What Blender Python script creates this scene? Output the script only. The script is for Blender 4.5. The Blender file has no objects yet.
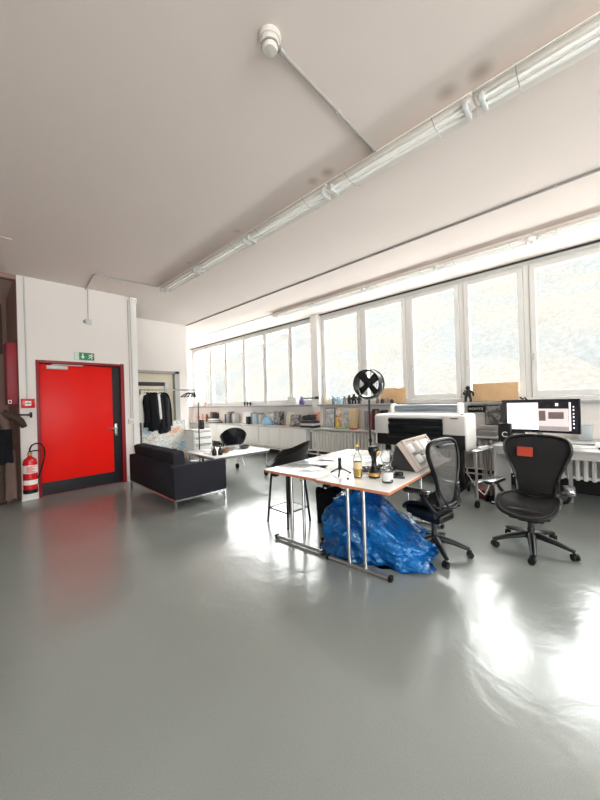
import bpy, bmesh, math, random
from mathutils import Vector, Matrix, noise
R = math.radians
PI = math.pi
rnd = random.Random(7)
SC = bpy.context.scene
COL = SC.collection

# ------------------------------------------------------------------ materials
def mat(name, c, rough=0.5, metal=0.0, var=0.06, scale=8.0, bump=0.0, bscale=60.0, spec=0.5, coat=0.0,
        trans=0.0, alpha=1.0, emit=0.0, sheen=0.0, ior=1.45):
    m = bpy.data.materials.new(name); m.use_nodes = True
    nt = m.node_tree; N = nt.nodes; L = nt.links
    b = N['Principled BSDF']
    tc = N.new('ShaderNodeTexCoord')
    nz = N.new('ShaderNodeTexNoise'); nz.inputs['Scale'].default_value = scale; nz.inputs['Detail'].default_value = 4
    L.new(tc.outputs['Object'], nz.inputs['Vector'])
    mx = N.new('ShaderNodeMix'); mx.data_type = 'RGBA'
    mx.inputs['A'].default_value = tuple(min(1, v * (1 - var)) for v in c) + (1,)
    mx.inputs['B'].default_value = tuple(min(1, v * (1 + var)) for v in c) + (1,)
    L.new(nz.outputs['Fac'], mx.inputs['Factor'])
    L.new(mx.outputs['Result'], b.inputs['Base Color'])
    b.inputs['Roughness'].default_value = rough
    b.inputs['Metallic'].default_value = metal
    b.inputs['Specular IOR Level'].default_value = spec
    b.inputs['Coat Weight'].default_value = coat
    b.inputs['Transmission Weight'].default_value = trans
    b.inputs['Alpha'].default_value = alpha
    b.inputs['IOR'].default_value = ior
    b.inputs['Sheen Weight'].default_value = sheen
    if emit:
        L.new(mx.outputs['Result'], b.inputs['Emission Color']); b.inputs['Emission Strength'].default_value = emit
    if bump:
        n2 = N.new('ShaderNodeTexNoise'); n2.inputs['Scale'].default_value = bscale; n2.inputs['Detail'].default_value = 3
        L.new(tc.outputs['Object'], n2.inputs['Vector'])
        bp = N.new('ShaderNodeBump'); bp.inputs['Strength'].default_value = bump; bp.inputs['Distance'].default_value = 0.01
        L.new(n2.outputs['Fac'], bp.inputs['Height']); L.new(bp.outputs['Normal'], b.inputs['Normal'])
    return m

M = {}
def mk(k, *a, **kw): M[k] = mat(k, *a, **kw)
mk('ceiling_paint', (0.74, 0.655, 0.61), 0.9, bump=0.12, bscale=75, var=0.03, scale=1.2)
mk('wall_paint', (0.82, 0.77, 0.745), 0.85, bump=0.05, bscale=80, var=0.02, scale=1.0)
mk('alcove_red_lit', (0.33, 0.21, 0.18), 0.85, var=0.08)  # the alcove's dim red light is put into this wall colour
mk('white_paint', (0.82, 0.81, 0.79), 0.55, var=0.02)
mk('frame_paint', (0.74, 0.73, 0.71), 0.45, var=0.03)
mk('grey_paint', (0.42, 0.42, 0.41), 0.5, var=0.04)
mk('sill_stone', (0.34, 0.345, 0.345), 0.4, var=0.08, scale=20)
mk('gap_shadow', (0.05, 0.05, 0.05), 0.8)
mk('red_door', (0.80, 0.010, 0.006), 0.38, var=0.04, scale=2, spec=0.22)
mk('red_frame', (0.26, 0.008, 0.018), 0.45, var=0.05)
mk('red_cabinet', (0.26, 0.012, 0.022), 0.5, var=0.06)
mk('door_dark', (0.014, 0.015, 0.019), 0.4, spec=0.3, var=0.1)
mk('red_enamel', (0.62, 0.012, 0.015), 0.25, var=0.05)
mk('black_plastic', (0.007, 0.007, 0.008), 0.36, spec=0.4, var=0.15)
mk('black_rubber', (0.006, 0.006, 0.006), 0.6, spec=0.3)
mk('black_gloss', (0.006, 0.007, 0.009), 0.2, spec=0.45, var=0.1)
mk('pad_black', (0.012, 0.012, 0.013), 0.25, spec=0.9, coat=0.6)
mk('lamp_paint', (0.90, 0.84, 0.79), 0.5, var=0.02)
mk('conduit_grey', (0.36, 0.34, 0.32), 0.6)
mk('graphite', (0.03, 0.03, 0.033), 0.35, metal=0.5, var=0.1)
mk('charcoal_fabric', (0.020, 0.020, 0.026), 0.9, bump=0.3, bscale=220, spec=0.2, var=0.15, scale=30)
mk('black_cloth', (0.009, 0.010, 0.012), 0.9, bump=0.4, bscale=25, spec=0.2, var=0.2)
mk('white_cloth', (0.8, 0.78, 0.74), 0.9, bump=0.3, bscale=25)
mk('brown_cloth', (0.050, 0.030, 0.024), 0.85, bump=0.4, bscale=30, var=0.25)
mk('beige_cloth', (0.13, 0.085, 0.07), 0.9, bump=0.4, bscale=30, var=0.2)
mk('chrome', (0.72, 0.72, 0.72), 0.16, metal=1.0, var=0.03)
mk('steel', (0.50, 0.50, 0.50), 0.33, metal=1.0, var=0.05)
mk('galvanised', (0.36, 0.355, 0.35), 0.5, metal=0.6, var=0.1, scale=40)
mk('zinc_light', (0.55, 0.54, 0.52), 0.5, metal=0.2)
mk('laminate', (0.90, 0.90, 0.89), 0.16, var=0.01, spec=0.7)
mk('wood_edge', (0.50, 0.19, 0.09), 0.45, var=0.25, scale=25)
mk('plywood', (0.62, 0.40, 0.22), 0.6, var=0.18, scale=10)
mk('cardboard', (0.52, 0.42, 0.34), 0.8, var=0.06)
mk('kraft', (0.66, 0.50, 0.31), 0.8, var=0.06)
mk('pulp', (0.60, 0.52, 0.47), 0.85, bump=0.2, bscale=120, var=0.04)
mk('foam_white', (0.86, 0.86, 0.86), 0.7, var=0.02)
mk('printer_white', (0.80, 0.79, 0.765), 0.35, var=0.02)
mk('printer_grey', (0.56, 0.54, 0.52), 0.4, var=0.03)
mk('roll_blue', (0.20, 0.235, 0.27), 0.25, var=0.08)
mk('paper', (0.85, 0.85, 0.84), 0.6, var=0.02)
mk('glass', (0.95, 0.97, 0.96), 0.03, trans=1.0, ior=1.3, var=0.0)
mk('amber', (0.85, 0.56, 0.10), 0.1, trans=0.5, var=0.1)
mk('gold', (0.55, 0.34, 0.12), 0.3, metal=0.9)
mk('cream', (0.78, 0.70, 0.56), 0.6)
mk('orange', (0.72, 0.38, 0.22), 0.5)
mk('pink', (0.74, 0.38, 0.30), 0.6)
mk('purple', (0.16, 0.10, 0.28), 0.4)
mk('sky_blue', (0.36, 0.56, 0.76), 0.5)
mk('grey_blue', (0.25, 0.33, 0.42), 0.5)
mk('tin_blue', (0.44, 0.49, 0.52), 0.35)
mk('dark_red', (0.13, 0.015, 0.015), 0.6)
mk('green_mat', (0.16, 0.42, 0.22), 0.6)
mk('yellow', (0.75, 0.52, 0.10), 0.4)
mk('red_thing', (0.55, 0.06, 0.05), 0.5)
mk('brown', (0.20, 0.11, 0.07), 0.5)
mk('dark_grey', (0.035, 0.035, 0.038), 0.55)
mk('mid_grey', (0.27, 0.27, 0.28), 0.55)
mk('pale_grey', (0.60, 0.60, 0.60), 0.55)
mk('exit_green', (0.015, 0.22, 0.10), 0.4)
mk('exit_pale', (0.60, 0.78, 0.66), 0.4)
mk('tube_white', (0.88, 0.88, 0.86), 0.25, var=0.01)
mk('reflector', (0.84, 0.80, 0.76), 0.4, metal=0.0, var=0.03)
mk('detector_white', (0.62, 0.58, 0.53), 0.45, var=0.02)
mk('trim_label', (0.85, 0.83, 0.80), 0.5)
mk('tag_red', (0.42, 0.045, 0.022), 0.5)
mk('radiator_paint', (0.74, 0.72, 0.69), 0.45, var=0.03)
mk('cabinet_paint', (0.80, 0.785, 0.76), 0.45, var=0.02)
mk('desk_grey', (0.38, 0.37, 0.36), 0.35, var=0.04)
mk('screen_white', (0.93, 0.90, 0.92), 0.3, emit=0.32, var=0.0)
mk('screen_dark', (0.02, 0.02, 0.028), 0.15)
mk('screen_pink', (0.70, 0.60, 0.60), 0.3, emit=0.12, var=0.02)
mk('screen_floor', (0.36, 0.32, 0.32), 0.3, emit=0.09)
mk('screen_window', (0.20, 0.15, 0.15), 0.3, emit=0.03, var=0.5, scale=120)
mk('bounce_ground', (0.60, 0.595, 0.59), 0.9)

def floor_material():
    m = bpy.data.materials.new('epoxy_floor'); m.use_nodes = True
    nt = m.node_tree; N = nt.nodes; L = nt.links; b = N['Principled BSDF']
    tc = N.new('ShaderNodeTexCoord')
    n1 = N.new('ShaderNodeTexNoise'); n1.inputs['Scale'].default_value = 0.9; n1.inputs['Detail'].default_value = 6
    n2 = N.new('ShaderNodeTexNoise'); n2.inputs['Scale'].default_value = 240; n2.inputs['Detail'].default_value = 2
    L.new(tc.outputs['Object'], n1.inputs['Vector']); L.new(tc.outputs['Object'], n2.inputs['Vector'])
    a = N.new('ShaderNodeMix'); a.data_type = 'RGBA'
    a.inputs['A'].default_value = (0.210, 0.228, 0.217, 1); a.inputs['B'].default_value = (0.278, 0.298, 0.286, 1)
    L.new(n1.outputs['Fac'], a.inputs['Factor'])
    c = N.new('ShaderNodeMix'); c.data_type = 'RGBA'; c.blend_type = 'MULTIPLY'; c.inputs['Factor'].default_value = 0.35
    r = N.new('ShaderNodeValToRGB'); r.color_ramp.elements[0].position = 0.35; r.color_ramp.elements[0].color = (0.55, 0.55, 0.55, 1)
    r.color_ramp.elements[1].position = 0.6
    L.new(n2.outputs['Fac'], r.inputs['Fac'])
    L.new(a.outputs['Result'], c.inputs['A']); L.new(r.outputs['Color'], c.inputs['B'])
    L.new(c.outputs['Result'], b.inputs['Base Color'])
    n3 = N.new('ShaderNodeTexNoise'); n3.inputs['Scale'].default_value = 2.2; n3.inputs['Detail'].default_value = 5
    L.new(tc.outputs['Object'], n3.inputs['Vector'])
    mr = N.new('ShaderNodeMapRange'); mr.inputs['To Min'].default_value = 0.13; mr.inputs['To Max'].default_value = 0.27
    L.new(n3.outputs['Fac'], mr.inputs['Value']); L.new(mr.outputs['Result'], b.inputs['Roughness'])
    b.inputs['Specular IOR Level'].default_value = 0.85
    n4 = N.new('ShaderNodeTexNoise'); n4.inputs['Scale'].default_value = 3.5; n4.inputs['Detail'].default_value = 4; n4.inputs['Distortion'].default_value = 0.8
    L.new(tc.outputs['Object'], n4.inputs['Vector'])
    bp = N.new('ShaderNodeBump'); bp.inputs['Strength'].default_value = 0.20; bp.inputs['Distance'].default_value = 0.02
    L.new(n4.outputs['Fac'], bp.inputs['Height']); L.new(bp.outputs['Normal'], b.inputs['Normal'])
    return m
M['epoxy_floor'] = floor_material()
def add_soot(m, spots):
    # brown soot marks of their own shape on the ceiling beside the lamp joints
    nt = m.node_tree; N = nt.nodes; L = nt.links; b = N['Principled BSDF']
    src = b.inputs['Base Color'].links[0].from_socket; tc = N.new('ShaderNodeTexCoord')
    for x, y, rad, k in spots:
        d = N.new('ShaderNodeVectorMath'); d.operation = 'DISTANCE'; d.inputs[1].default_value = (x, y, ZC)
        L.new(tc.outputs['Object'], d.inputs[0])
        mr = N.new('ShaderNodeMapRange'); mr.interpolation_type = 'SMOOTHSTEP'
        mr.inputs['From Min'].default_value = 0; mr.inputs['From Max'].default_value = rad
        mr.inputs['To Min'].default_value = k; mr.inputs['To Max'].default_value = 0
        L.new(d.outputs['Value'], mr.inputs['Value'])
        mx = N.new('ShaderNodeMix'); mx.data_type = 'RGBA'; mx.inputs['B'].default_value = (0.22, 0.16, 0.11, 1)
        L.new(mr.outputs['Result'], mx.inputs['Factor']); L.new(src, mx.inputs['A']); src = mx.outputs['Result']
    L.new(src, b.inputs['Base Color'])
ZC = 3.43
add_soot(M['ceiling_paint'], [(2.28, 1.92, .08, .4), (2.29, 1.75, .09, .5), (2.27, .72, .10, .45), (2.28, .52, .11, .55), (2.29, 3.12, .07, .3), (2.29, 4.30, .06, .3)])

def hill_material():
    m = bpy.data.materials.new('misty_hill'); m.use_nodes = True
    nt = m.node_tree; N = nt.nodes; L = nt.links; b = N['Principled BSDF']
    tc = N.new('ShaderNodeTexCoord')
    n1 = N.new('ShaderNodeTexNoise'); n1.inputs['Scale'].default_value = 0.16; n1.inputs['Detail'].default_value = 3
    n2 = N.new('ShaderNodeTexNoise'); n2.inputs['Scale'].default_value = 3.2; n2.inputs['Detail'].default_value = 8; n2.inputs['Roughness'].default_value = 0.75
    L.new(tc.outputs['Object'], n1.inputs['Vector']); L.new(tc.outputs['Object'], n2.inputs['Vector'])
    a = N.new('ShaderNodeMix'); a.data_type = 'RGBA'
    a.inputs['A'].default_value = (0.080, 0.082, 0.083, 1); a.inputs['B'].default_value = (0.090, 0.084, 0.078, 1)
    r0 = N.new('ShaderNodeValToRGB'); r0.color_ramp.elements[0].position = 0.40; r0.color_ramp.elements[1].position = 0.60
    L.new(n1.outputs['Fac'], r0.inputs['Fac']); L.new(r0.outputs['Color'], a.inputs['Factor'])
    r = N.new('ShaderNodeValToRGB'); r.color_ramp.elements[0].position = 0.36; r.color_ramp.elements[0].color = (0.78, 0.78, 0.76, 1)
    r.color_ramp.elements[1].position = 0.62
    L.new(n2.outputs['Fac'], r.inputs['Fac'])
    c = N.new('ShaderNodeMix'); c.data_type = 'RGBA'; c.blend_type = 'MULTIPLY'; c.inputs['Factor'].default_value = 1
    L.new(a.outputs['Result'], c.inputs['A']); L.new(r.outputs['Color'], c.inputs['B'])
    L.new(c.outputs['Result'], b.inputs['Base Color']); b.inputs['Roughness'].default_value = 1.0
    b.inputs['Specular IOR Level'].default_value = 0.0
    return m
M['misty_hill'] = hill_material()

def pane_material():
    m = bpy.data.materials.new('window_glass'); m.use_nodes = True
    nt = m.node_tree; N = nt.nodes; L = nt.links; N.clear()
    o = N.new('ShaderNodeOutputMaterial'); t = N.new('ShaderNodeBsdfTransparent'); g = N.new('ShaderNodeBsdfGlossy')
    t.inputs['Color'].default_value = (0.962, 0.975, 0.971, 1); g.inputs['Roughness'].default_value = 0.02
    fr = N.new('ShaderNodeLayerWeight'); pw = N.new('ShaderNodeMath'); pw.operation = 'POWER'; pw.inputs[1].default_value = 5.0
    L.new(fr.outputs['Facing'], pw.inputs[0])
    mx = N.new('ShaderNodeMixShader')
    L.new(pw.outputs[0], mx.inputs['Fac']); L.new(t.outputs['BSDF'], mx.inputs[1]); L.new(g.outputs['BSDF'], mx.inputs[2])
    L.new(mx.outputs['Shader'], o.inputs['Surface'])
    return m
M['window_glass'] = pane_material()

def mesh_fabric(name, c, density, scale):
    m = bpy.data.materials.new(name); m.use_nodes = True
    nt = m.node_tree; N = nt.nodes; L = nt.links; b = N['Principled BSDF']
    tc = N.new('ShaderNodeTexCoord')
    w = N.new('ShaderNodeTexWave'); w.inputs['Scale'].default_value = scale; w.bands_direction = 'X'; w.inputs['Distortion'].default_value = 0.6
    L.new(tc.outputs['Object'], w.inputs['Vector'])
    mr = N.new('ShaderNodeMapRange'); mr.inputs['To Min'].default_value = density; mr.inputs['To Max'].default_value = 1.0
    L.new(w.outputs['Fac'], mr.inputs['Value']); L.new(mr.outputs['Result'], b.inputs['Alpha'])
    b.inputs['Base Color'].default_value = c + (1,); b.inputs['Roughness'].default_value = 0.5; b.inputs['Specular IOR Level'].default_value = 0.25
    return m
M['chair_mesh'] = mesh_fabric('chair_mesh', (0.012, 0.012, 0.013), 0.86, 60)
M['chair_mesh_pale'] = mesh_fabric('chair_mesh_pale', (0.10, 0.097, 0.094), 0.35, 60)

def bag_material():
    m = bpy.data.materials.new('blue_plastic_film'); m.use_nodes = True
    nt = m.node_tree; N = nt.nodes; L = nt.links; b = N['Principled BSDF']
    tc = N.new('ShaderNodeTexCoord')
    n1 = N.new('ShaderNodeTexNoise'); n1.inputs['Scale'].default_value = 3.5; n1.inputs['Detail'].default_value = 5
    L.new(tc.outputs['Object'], n1.inputs['Vector'])
    r = N.new('ShaderNodeValToRGB')
    r.color_ramp.elements[0].position = 0.35; r.color_ramp.elements[0].color = (0.0008, 0.028, 0.14, 1)
    r.color_ramp.elements[1].position = 0.68; r.color_ramp.elements[1].color = (0.002, 0.11, 0.38, 1)
    L.new(n1.outputs['Fac'], r.inputs['Fac']); L.new(r.outputs['Color'], b.inputs['Base Color'])
    b.inputs['Roughness'].default_value = 0.10; b.inputs['Specular IOR Level'].default_value = 0.75
    b.inputs['Specular Tint'].default_value = (0.55, 0.95, 1.0, 1)
    n2 = N.new('ShaderNodeTexVoronoi'); n2.inputs['Scale'].default_value = 9
    L.new(tc.outputs['Object'], n2.inputs['Vector'])
    n3 = N.new('ShaderNodeTexNoise'); n3.inputs['Scale'].default_value = 14; n3.inputs['Distortion'].default_value = 2
    L.new(tc.outputs['Object'], n3.inputs['Vector'])
    ad = N.new('ShaderNodeMath'); ad.operation = 'ADD'
    L.new(n2.outputs['Distance'], ad.inputs[0]); L.new(n3.outputs['Fac'], ad.inputs[1])
    bp = N.new('ShaderNodeBump'); bp.inputs['Strength'].default_value = 0.5; bp.inputs['Distance'].default_value = 0.03
    L.new(ad.outputs[0], bp.inputs['Height']); L.new(bp.outputs['Normal'], b.inputs['Normal'])
    return m
M['blue_plastic_film'] = bag_material()

def painting_material():
    m = bpy.data.materials.new('scribbled_canvas'); m.use_nodes = True
    nt = m.node_tree; N = nt.nodes; L = nt.links; b = N['Principled BSDF']
    tc = N.new('ShaderNodeTexCoord')
    n1 = N.new('ShaderNodeTexNoise'); n1.inputs['Scale'].default_value = 3.2; n1.inputs['Detail'].default_value = 2
    L.new(tc.outputs['Object'], n1.inputs['Vector'])
    r = N.new('ShaderNodeValToRGB'); cr = r.color_ramp; cr.interpolation = 'EASE'
    cr.elements[0].position = 0.30; cr.elements[0].color = (0.35, 0.58, 0.75, 1)
    cr.elements[1].position = 0.70; cr.elements[1].color = (0.80, 0.36, 0.22, 1)
    e = cr.elements.new(0.42); e.color = (0.72, 0.71, 0.68, 1)
    e = cr.elements.new(0.56); e.color = (0.68, 0.66, 0.62, 1)
    L.new(n1.outputs['Fac'], r.inputs['Fac'])
    n2 = N.new('ShaderNodeTexNoise'); n2.inputs['Scale'].default_value = 9; n2.inputs['Detail'].default_value = 5; n2.inputs['Distortion'].default_value = 3
    L.new(tc.outputs['Object'], n2.inputs['Vector'])
    r2 = N.new('ShaderNodeValToRGB'); c2 = r2.color_ramp
    c2.elements[0].position = 0.47; c2.elements[0].color = (1, 1, 1, 1)
    c2.elements[1].position = 0.55; c2.elements[1].color = (1, 1, 1, 1)
    e = c2.elements.new(0.51); e.color = (0.05, 0.05, 0.055, 1)
    L.new(n2.outputs['Fac'], r2.inputs['Fac'])
    c = N.new('ShaderNodeMix'); c.data_type = 'RGBA'; c.blend_type = 'MULTIPLY'; c.inputs['Factor'].default_value = 0.9
    L.new(r.outputs['Color'], c.inputs['A']); L.new(r2.outputs['Color'], c.inputs['B'])
    L.new(c.outputs['Result'], b.inputs['Base Color']); b.inputs['Roughness'].default_value = 0.7
    return m
M['scribbled_canvas'] = painting_material()

def print_material(name, lo, hi, sc):
    m = bpy.data.materials.new(name); m.use_nodes = True
    nt = m.node_tree; N = nt.nodes; L = nt.links; b = N['Principled BSDF']
    tc = N.new('ShaderNodeTexCoord')
    n2 = N.new('ShaderNodeTexNoise'); n2.inputs['Scale'].default_value = sc; n2.inputs['Detail'].default_value = 4; n2.inputs['Distortion'].default_value = 1
    L.new(tc.outputs['Object'], n2.inputs['Vector'])
    r = N.new('ShaderNodeValToRGB'); r.color_ramp.elements[0].position = 0.42; r.color_ramp.elements[0].color = lo + (1,)
    r.color_ramp.elements[1].position = 0.56; r.color_ramp.elements[1].color = hi + (1,)
    L.new(n2.outputs['Fac'], r.inputs['Fac']); L.new(r.outputs['Color'], b.inputs['Base Color']); b.inputs['Roughness'].default_value = 0.35
    return m
M['grey_print'] = print_material('grey_print', (0.40, 0.43, 0.45), (0.80, 0.81, 0.81), 8)
M['dark_print'] = print_material('dark_print', (0.05, 0.05, 0.055), (0.38, 0.38, 0.38), 14)
M['photo_print'] = print_material('photo_print', (0.06, 0.06, 0.07), (0.40, 0.36, 0.34), 12)
M['warm_print'] = print_material('warm_print', (0.62, 0.28, 0.10), (0.78, 0.74, 0.66), 10)

# ------------------------------------------------------------------ mesh builder
class MB:
    def __init__(s): s.b = bmesh.new(); s.M = Matrix()
    def at(s, x=0, y=0, z=0, rz=0, rx=0, ry=0):
        s.M = Matrix.Translation((x, y, z)) @ Matrix.Rotation(rz, 4, 'Z') @ Matrix.Rotation(ry, 4, 'Y') @ Matrix.Rotation(rx, 4, 'X'); return s
    def v(s, p): return s.b.verts.new(s.M @ Vector(p))
    def f(s, vs):
        try: return s.b.faces.new(vs)
        except ValueError: return None
    def box(s, x0, x1, y0, y1, z0, z1, bev=0.0, seg=2):
        V = [s.v((x, y, z)) for x in (x0, x1) for y in (y0, y1) for z in (z0, z1)]
        F = [s.f([V[i] for i in q]) for q in ((0, 1, 3, 2), (4, 6, 7, 5), (0, 4, 5, 1), (2, 3, 7, 6), (0, 2, 6, 4), (1, 5, 7, 3))]
        if bev > 0:
            bev = min(bev, 0.49 * min(abs(x1 - x0), abs(y1 - y0), abs(z1 - z0)))
            es = list({e for f in F for e in f.edges})
            bmesh.ops.bevel(s.b, geom=es, offset=bev, segments=seg, affect='EDGES', profile=0.5)
        return s
    def ring(s, c, ax, r, n, ry=None, up=None):
        ax = Vector(ax).normalized(); u = Vector(up) if up else (Vector((0, 0, 1)) if abs(ax.z) < 0.9 else Vector((1, 0, 0)))
        a = u.cross(ax).normalized(); b = ax.cross(a); ry = r if ry is None else ry
        return [s.v(Vector(c) + a * r * math.cos(2 * PI * i / n) + b * ry * math.sin(2 * PI * i / n)) for i in range(n)]
    def bridge(s, A, B):
        n = len(A)
        for i in range(n): s.f([A[i], A[(i + 1) % n], B[(i + 1) % n], B[i]])
    def cyl(s, p0, p1, r, r2=None, n=16, cap=True):
        p0, p1 = Vector(p0), Vector(p1); r2 = r if r2 is None else r2
        A = s.ring(p0, p1 - p0, r, n); B = s.ring(p1, p1 - p0, r2, n); s.bridge(A, B)
        if cap: s.f(A[::-1]); s.f(B)
        return s
    def tube(s, pts, r, n=8, closed=False, rs=None):
        P = [Vector(p) for p in pts]; prev = None; rings = []
        for i, p in enumerate(P):
            if closed: t = P[(i + 1) % len(P)] - P[i - 1]
            else: t = (P[min(i + 1, len(P) - 1)] - P[max(i - 1, 0)])
            t.normalize()
            if prev is None:
                u = Vector((0, 0, 1)) if abs(t.z) < 0.9 else Vector((1, 0, 0)); a = u.cross(t).normalized()
            else: a = (prev - t * prev.dot(t)).normalized()
            b = t.cross(a); prev = a; rr = rs[i] if rs else r
            if isinstance(rr, (int, float)): rr = (rr, rr)
            rings.append([s.v(p + a * rr[0] * math.cos(2 * PI * k / n) + b * rr[1] * math.sin(2 * PI * k / n)) for k in range(n)])
        for i in range(len(rings) - 1): s.bridge(rings[i], rings[i + 1])
        if closed: s.bridge(rings[-1], rings[0])
        else: s.f(rings[0][::-1]); s.f(rings[-1])
        return s
    def lathe(s, prof, n=24, c=(0, 0, 0)):
        rings = []
        for r, z in prof:
            if r < 1e-5: rings.append([s.v((c[0], c[1], c[2] + z))])
            else: rings.append([s.v((c[0] + r * math.cos(2 * PI * i / n), c[1] + r * math.sin(2 * PI * i / n), c[2] + z)) for i in range(n)])
        for A, B in zip(rings, rings[1:]):
            if len(A) == 1 and len(B) == 1: continue
            if len(A) == 1:
                for i in range(n): s.f([A[0], B[(i + 1) % n], B[i]])
            elif len(B) == 1:
                for i in range(n): s.f([A[i], A[(i + 1) % n], B[0]])
            else: s.bridge(A, B)
        return s
    def ball(s, c, rx, ry=None, rz=None, n=14):
        ry = rx if ry is None else ry; rz = rx if rz is None else rz; m = s.M
        s.M = m @ Matrix.Translation(c) @ Matrix.Diagonal((rx, ry, rz, 1))
        k = n // 2 + 1
        s.lathe([(math.sin(PI * i / k), -math.cos(PI * i / k)) for i in range(k + 1)], n); s.M = m; return s
    def prism(s, pts, z0, z1):
        A = [s.v((x, y, z0)) for x, y in pts]; B = [s.v((x, y, z1)) for x, y in pts]
        s.bridge(A, B); s.f(A[::-1]); s.f(B); return s
    def sheet(s, fn, nu, nv, th=0.0):
        # a curved sheet from fn(u,v); th > 0 gives it thickness along the local normal
        P = [[Vector(fn(i / nu, j / nv)) for j in range(nv + 1)] for i in range(nu + 1)]
        def nrm(i, j):
            a = P[min(i + 1, nu)][j] - P[max(i - 1, 0)][j]; b = P[i][min(j + 1, nv)] - P[i][max(j - 1, 0)]
            c = a.cross(b); return c.normalized() if c.length > 1e-9 else Vector((0, 0, 1))
        A = [[s.v(P[i][j]) for j in range(nv + 1)] for i in range(nu + 1)]
        for i in range(nu):
            for j in range(nv): s.f([A[i][j], A[i + 1][j], A[i + 1][j + 1], A[i][j + 1]])
        if th:
            B = [[s.v(P[i][j] - nrm(i, j) * th) for j in range(nv + 1)] for i in range(nu + 1)]
            for i in range(nu):
                for j in range(nv): s.f([B[i][j], B[i][j + 1], B[i + 1][j + 1], B[i + 1][j]])
            for i in range(nu):
                s.f([A[i][0], B[i][0], B[i + 1][0], A[i + 1][0]]); s.f([A[i][nv], A[i + 1][nv], B[i + 1][nv], B[i][nv]])
            for j in range(nv):
                s.f([A[0][j], A[0][j + 1], B[0][j + 1], B[0][j]]); s.f([A[nu][j], B[nu][j], B[nu][j + 1], A[nu][j + 1]])
        return s
    def build(s, name, m, parent=None, smooth=True, angle=38, label=None):
        bmesh.ops.remove_doubles(s.b, verts=s.b.verts, dist=1e-5)
        bmesh.ops.recalc_face_normals(s.b, faces=s.b.faces)
        me = bpy.data.meshes.new(name); s.b.to_mesh(me); s.b.free()
        if smooth:
            me.polygons.foreach_set('use_smooth', [True] * len(me.polygons)); me.set_sharp_from_angle(angle=R(angle))
        o = bpy.data.objects.new(name, me); COL.objects.link(o)
        me.materials.append(M[m] if isinstance(m, str) else m)
        if parent is not None: o.parent = parent
        if label: o['label'] = label
        return o

def tag(o, label, cat, group=None):
    o['label'] = label; o['category'] = cat
    if group: o['group'] = group
    return o
def thing(name, label, cat, loc=(0, 0, 0), rz=0, group=None):
    o = bpy.data.objects.new(name, None); COL.objects.link(o); o.empty_display_size = 0.05
    o.location = loc; o.rotation_euler = (0, 0, rz)
    return tag(o, label, cat, group)
def struct(o, label=None, cat=None):
    o['kind'] = 'structure'
    if label: o['label'] = label
    if cat: o['category'] = cat
    return o
def dup(root, loc, rz, label, group=None):
    def cp(o, par):
        c = o.copy(); COL.objects.link(c)
        if par: c.parent = par
        for ch in list(o.children): cp(ch, c)
        return c
    r = cp(root, None); r.location = loc; r.rotation_euler = (0, 0, rz); r['label'] = label
    if group: r['group'] = group
    return r
def text_mesh(body, size, m, name, parent, loc, rot, ext=0.001):
    cu = bpy.data.curves.new(name, 'FONT'); cu.body = body; cu.size = size; cu.extrude = ext
    cu.align_x = 'CENTER'; cu.align_y = 'CENTER'
    t = bpy.data.objects.new(name, cu); COL.objects.link(t)
    dg = bpy.context.evaluated_depsgraph_get(); me = bpy.data.meshes.new_from_object(t.evaluated_get(dg))
    bpy.data.objects.remove(t)
    o = bpy.data.objects.new(name, me); COL.objects.link(o); me.materials.clear(); me.materials.append(M[m])
    o.parent = parent; o.location = loc; o.rotation_euler = rot
    return o

# ------------------------------------------------------------------ camera
H = 1.40
yaw, pitch, roll = R(46.495), R(0.099), R(-1.676)
fw = Vector((math.sin(yaw) * math.cos(pitch), math.cos(yaw) * math.cos(pitch), math.sin(pitch)))
r0 = Vector((math.cos(yaw), -math.sin(yaw), 0)); u0 = r0.cross(fw)
ri = r0 * math.cos(roll) + u0 * math.sin(roll); up = -r0 * math.sin(roll) + u0 * math.cos(roll)
cd = bpy.data.cameras.new('camera'); cam = bpy.data.objects.new('camera', cd); COL.objects.link(cam)
cam.matrix_world = Matrix(((ri.x, up.x, -fw.x, 0), (ri.y, up.y, -fw.y, 0), (ri.z, up.z, -fw.z, H), (0, 0, 0, 1)))
cd.sensor_fit = 'VERTICAL'; cd.sensor_height = 24.0; cd.lens = 321.29 / 800 * 24.0; cd.clip_start = 0.05; cd.clip_end = 400
SC.camera = cam

# ------------------------------------------------------------------ room shell
ZC = 3.43; XW = 5.91; YD = 6.417; XD0, XD1 = 0.604, 2.30; YR = 7.83; XR = 4.04; YE = 11.05
X0, Y0 = -3.6, -4.6; SX0, SX1 = -2.2, 2.2
struct(MB().box(X0 - .3, XW + .5, Y0 - .3, YE + .3, -.2, 0).build('floor', 'epoxy_floor', smooth=False))
struct(MB().box(X0 - .3, XW + .5, Y0 - .3, YE + .3, ZC, ZC + .2).build('ceiling', 'ceiling_paint', smooth=False))
# wall that holds the red door (opening 0.82..2.05 wide, 2.14 high)
DX0, DX1, DZ = 0.815, 2.058, 2.145
w = MB().box(XD0, DX0, YD, YD + .24, 0, ZC).box(XD0, XD1, YD + .6, YR + .3, 0, ZC).box(XD0 + .001, XD0 + .2, YD + .24, YD + .6, 0, ZC).box(DX1, XD1, YD, YR + .1, 0, ZC).box(DX0, DX1, YD, YD + .24, DZ, ZC)  # unseen solid block behind the door added to stop a light leak
struct(w.build('wall_north', 'wall_paint', smooth=False))
# recessed wall with the doorway
BX1, BZ = 3.74, 2.19
w = MB().box(XD1, 2.55, YR, YR + .2, 0, ZC).box(BX1, XR, YR, YE + .3, 0, ZC).box(2.55, BX1, YR, YR + .2, BZ, ZC).box(2.3, BX1, YR + .7, YR + .8, 0, ZC)
struct(w.build('wall_recess', 'wall_paint', smooth=False))
struct(MB().box(XR, XW + .5, YE, YE + .3, 0, ZC).build('wall_end', 'wall_paint', smooth=False))
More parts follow.
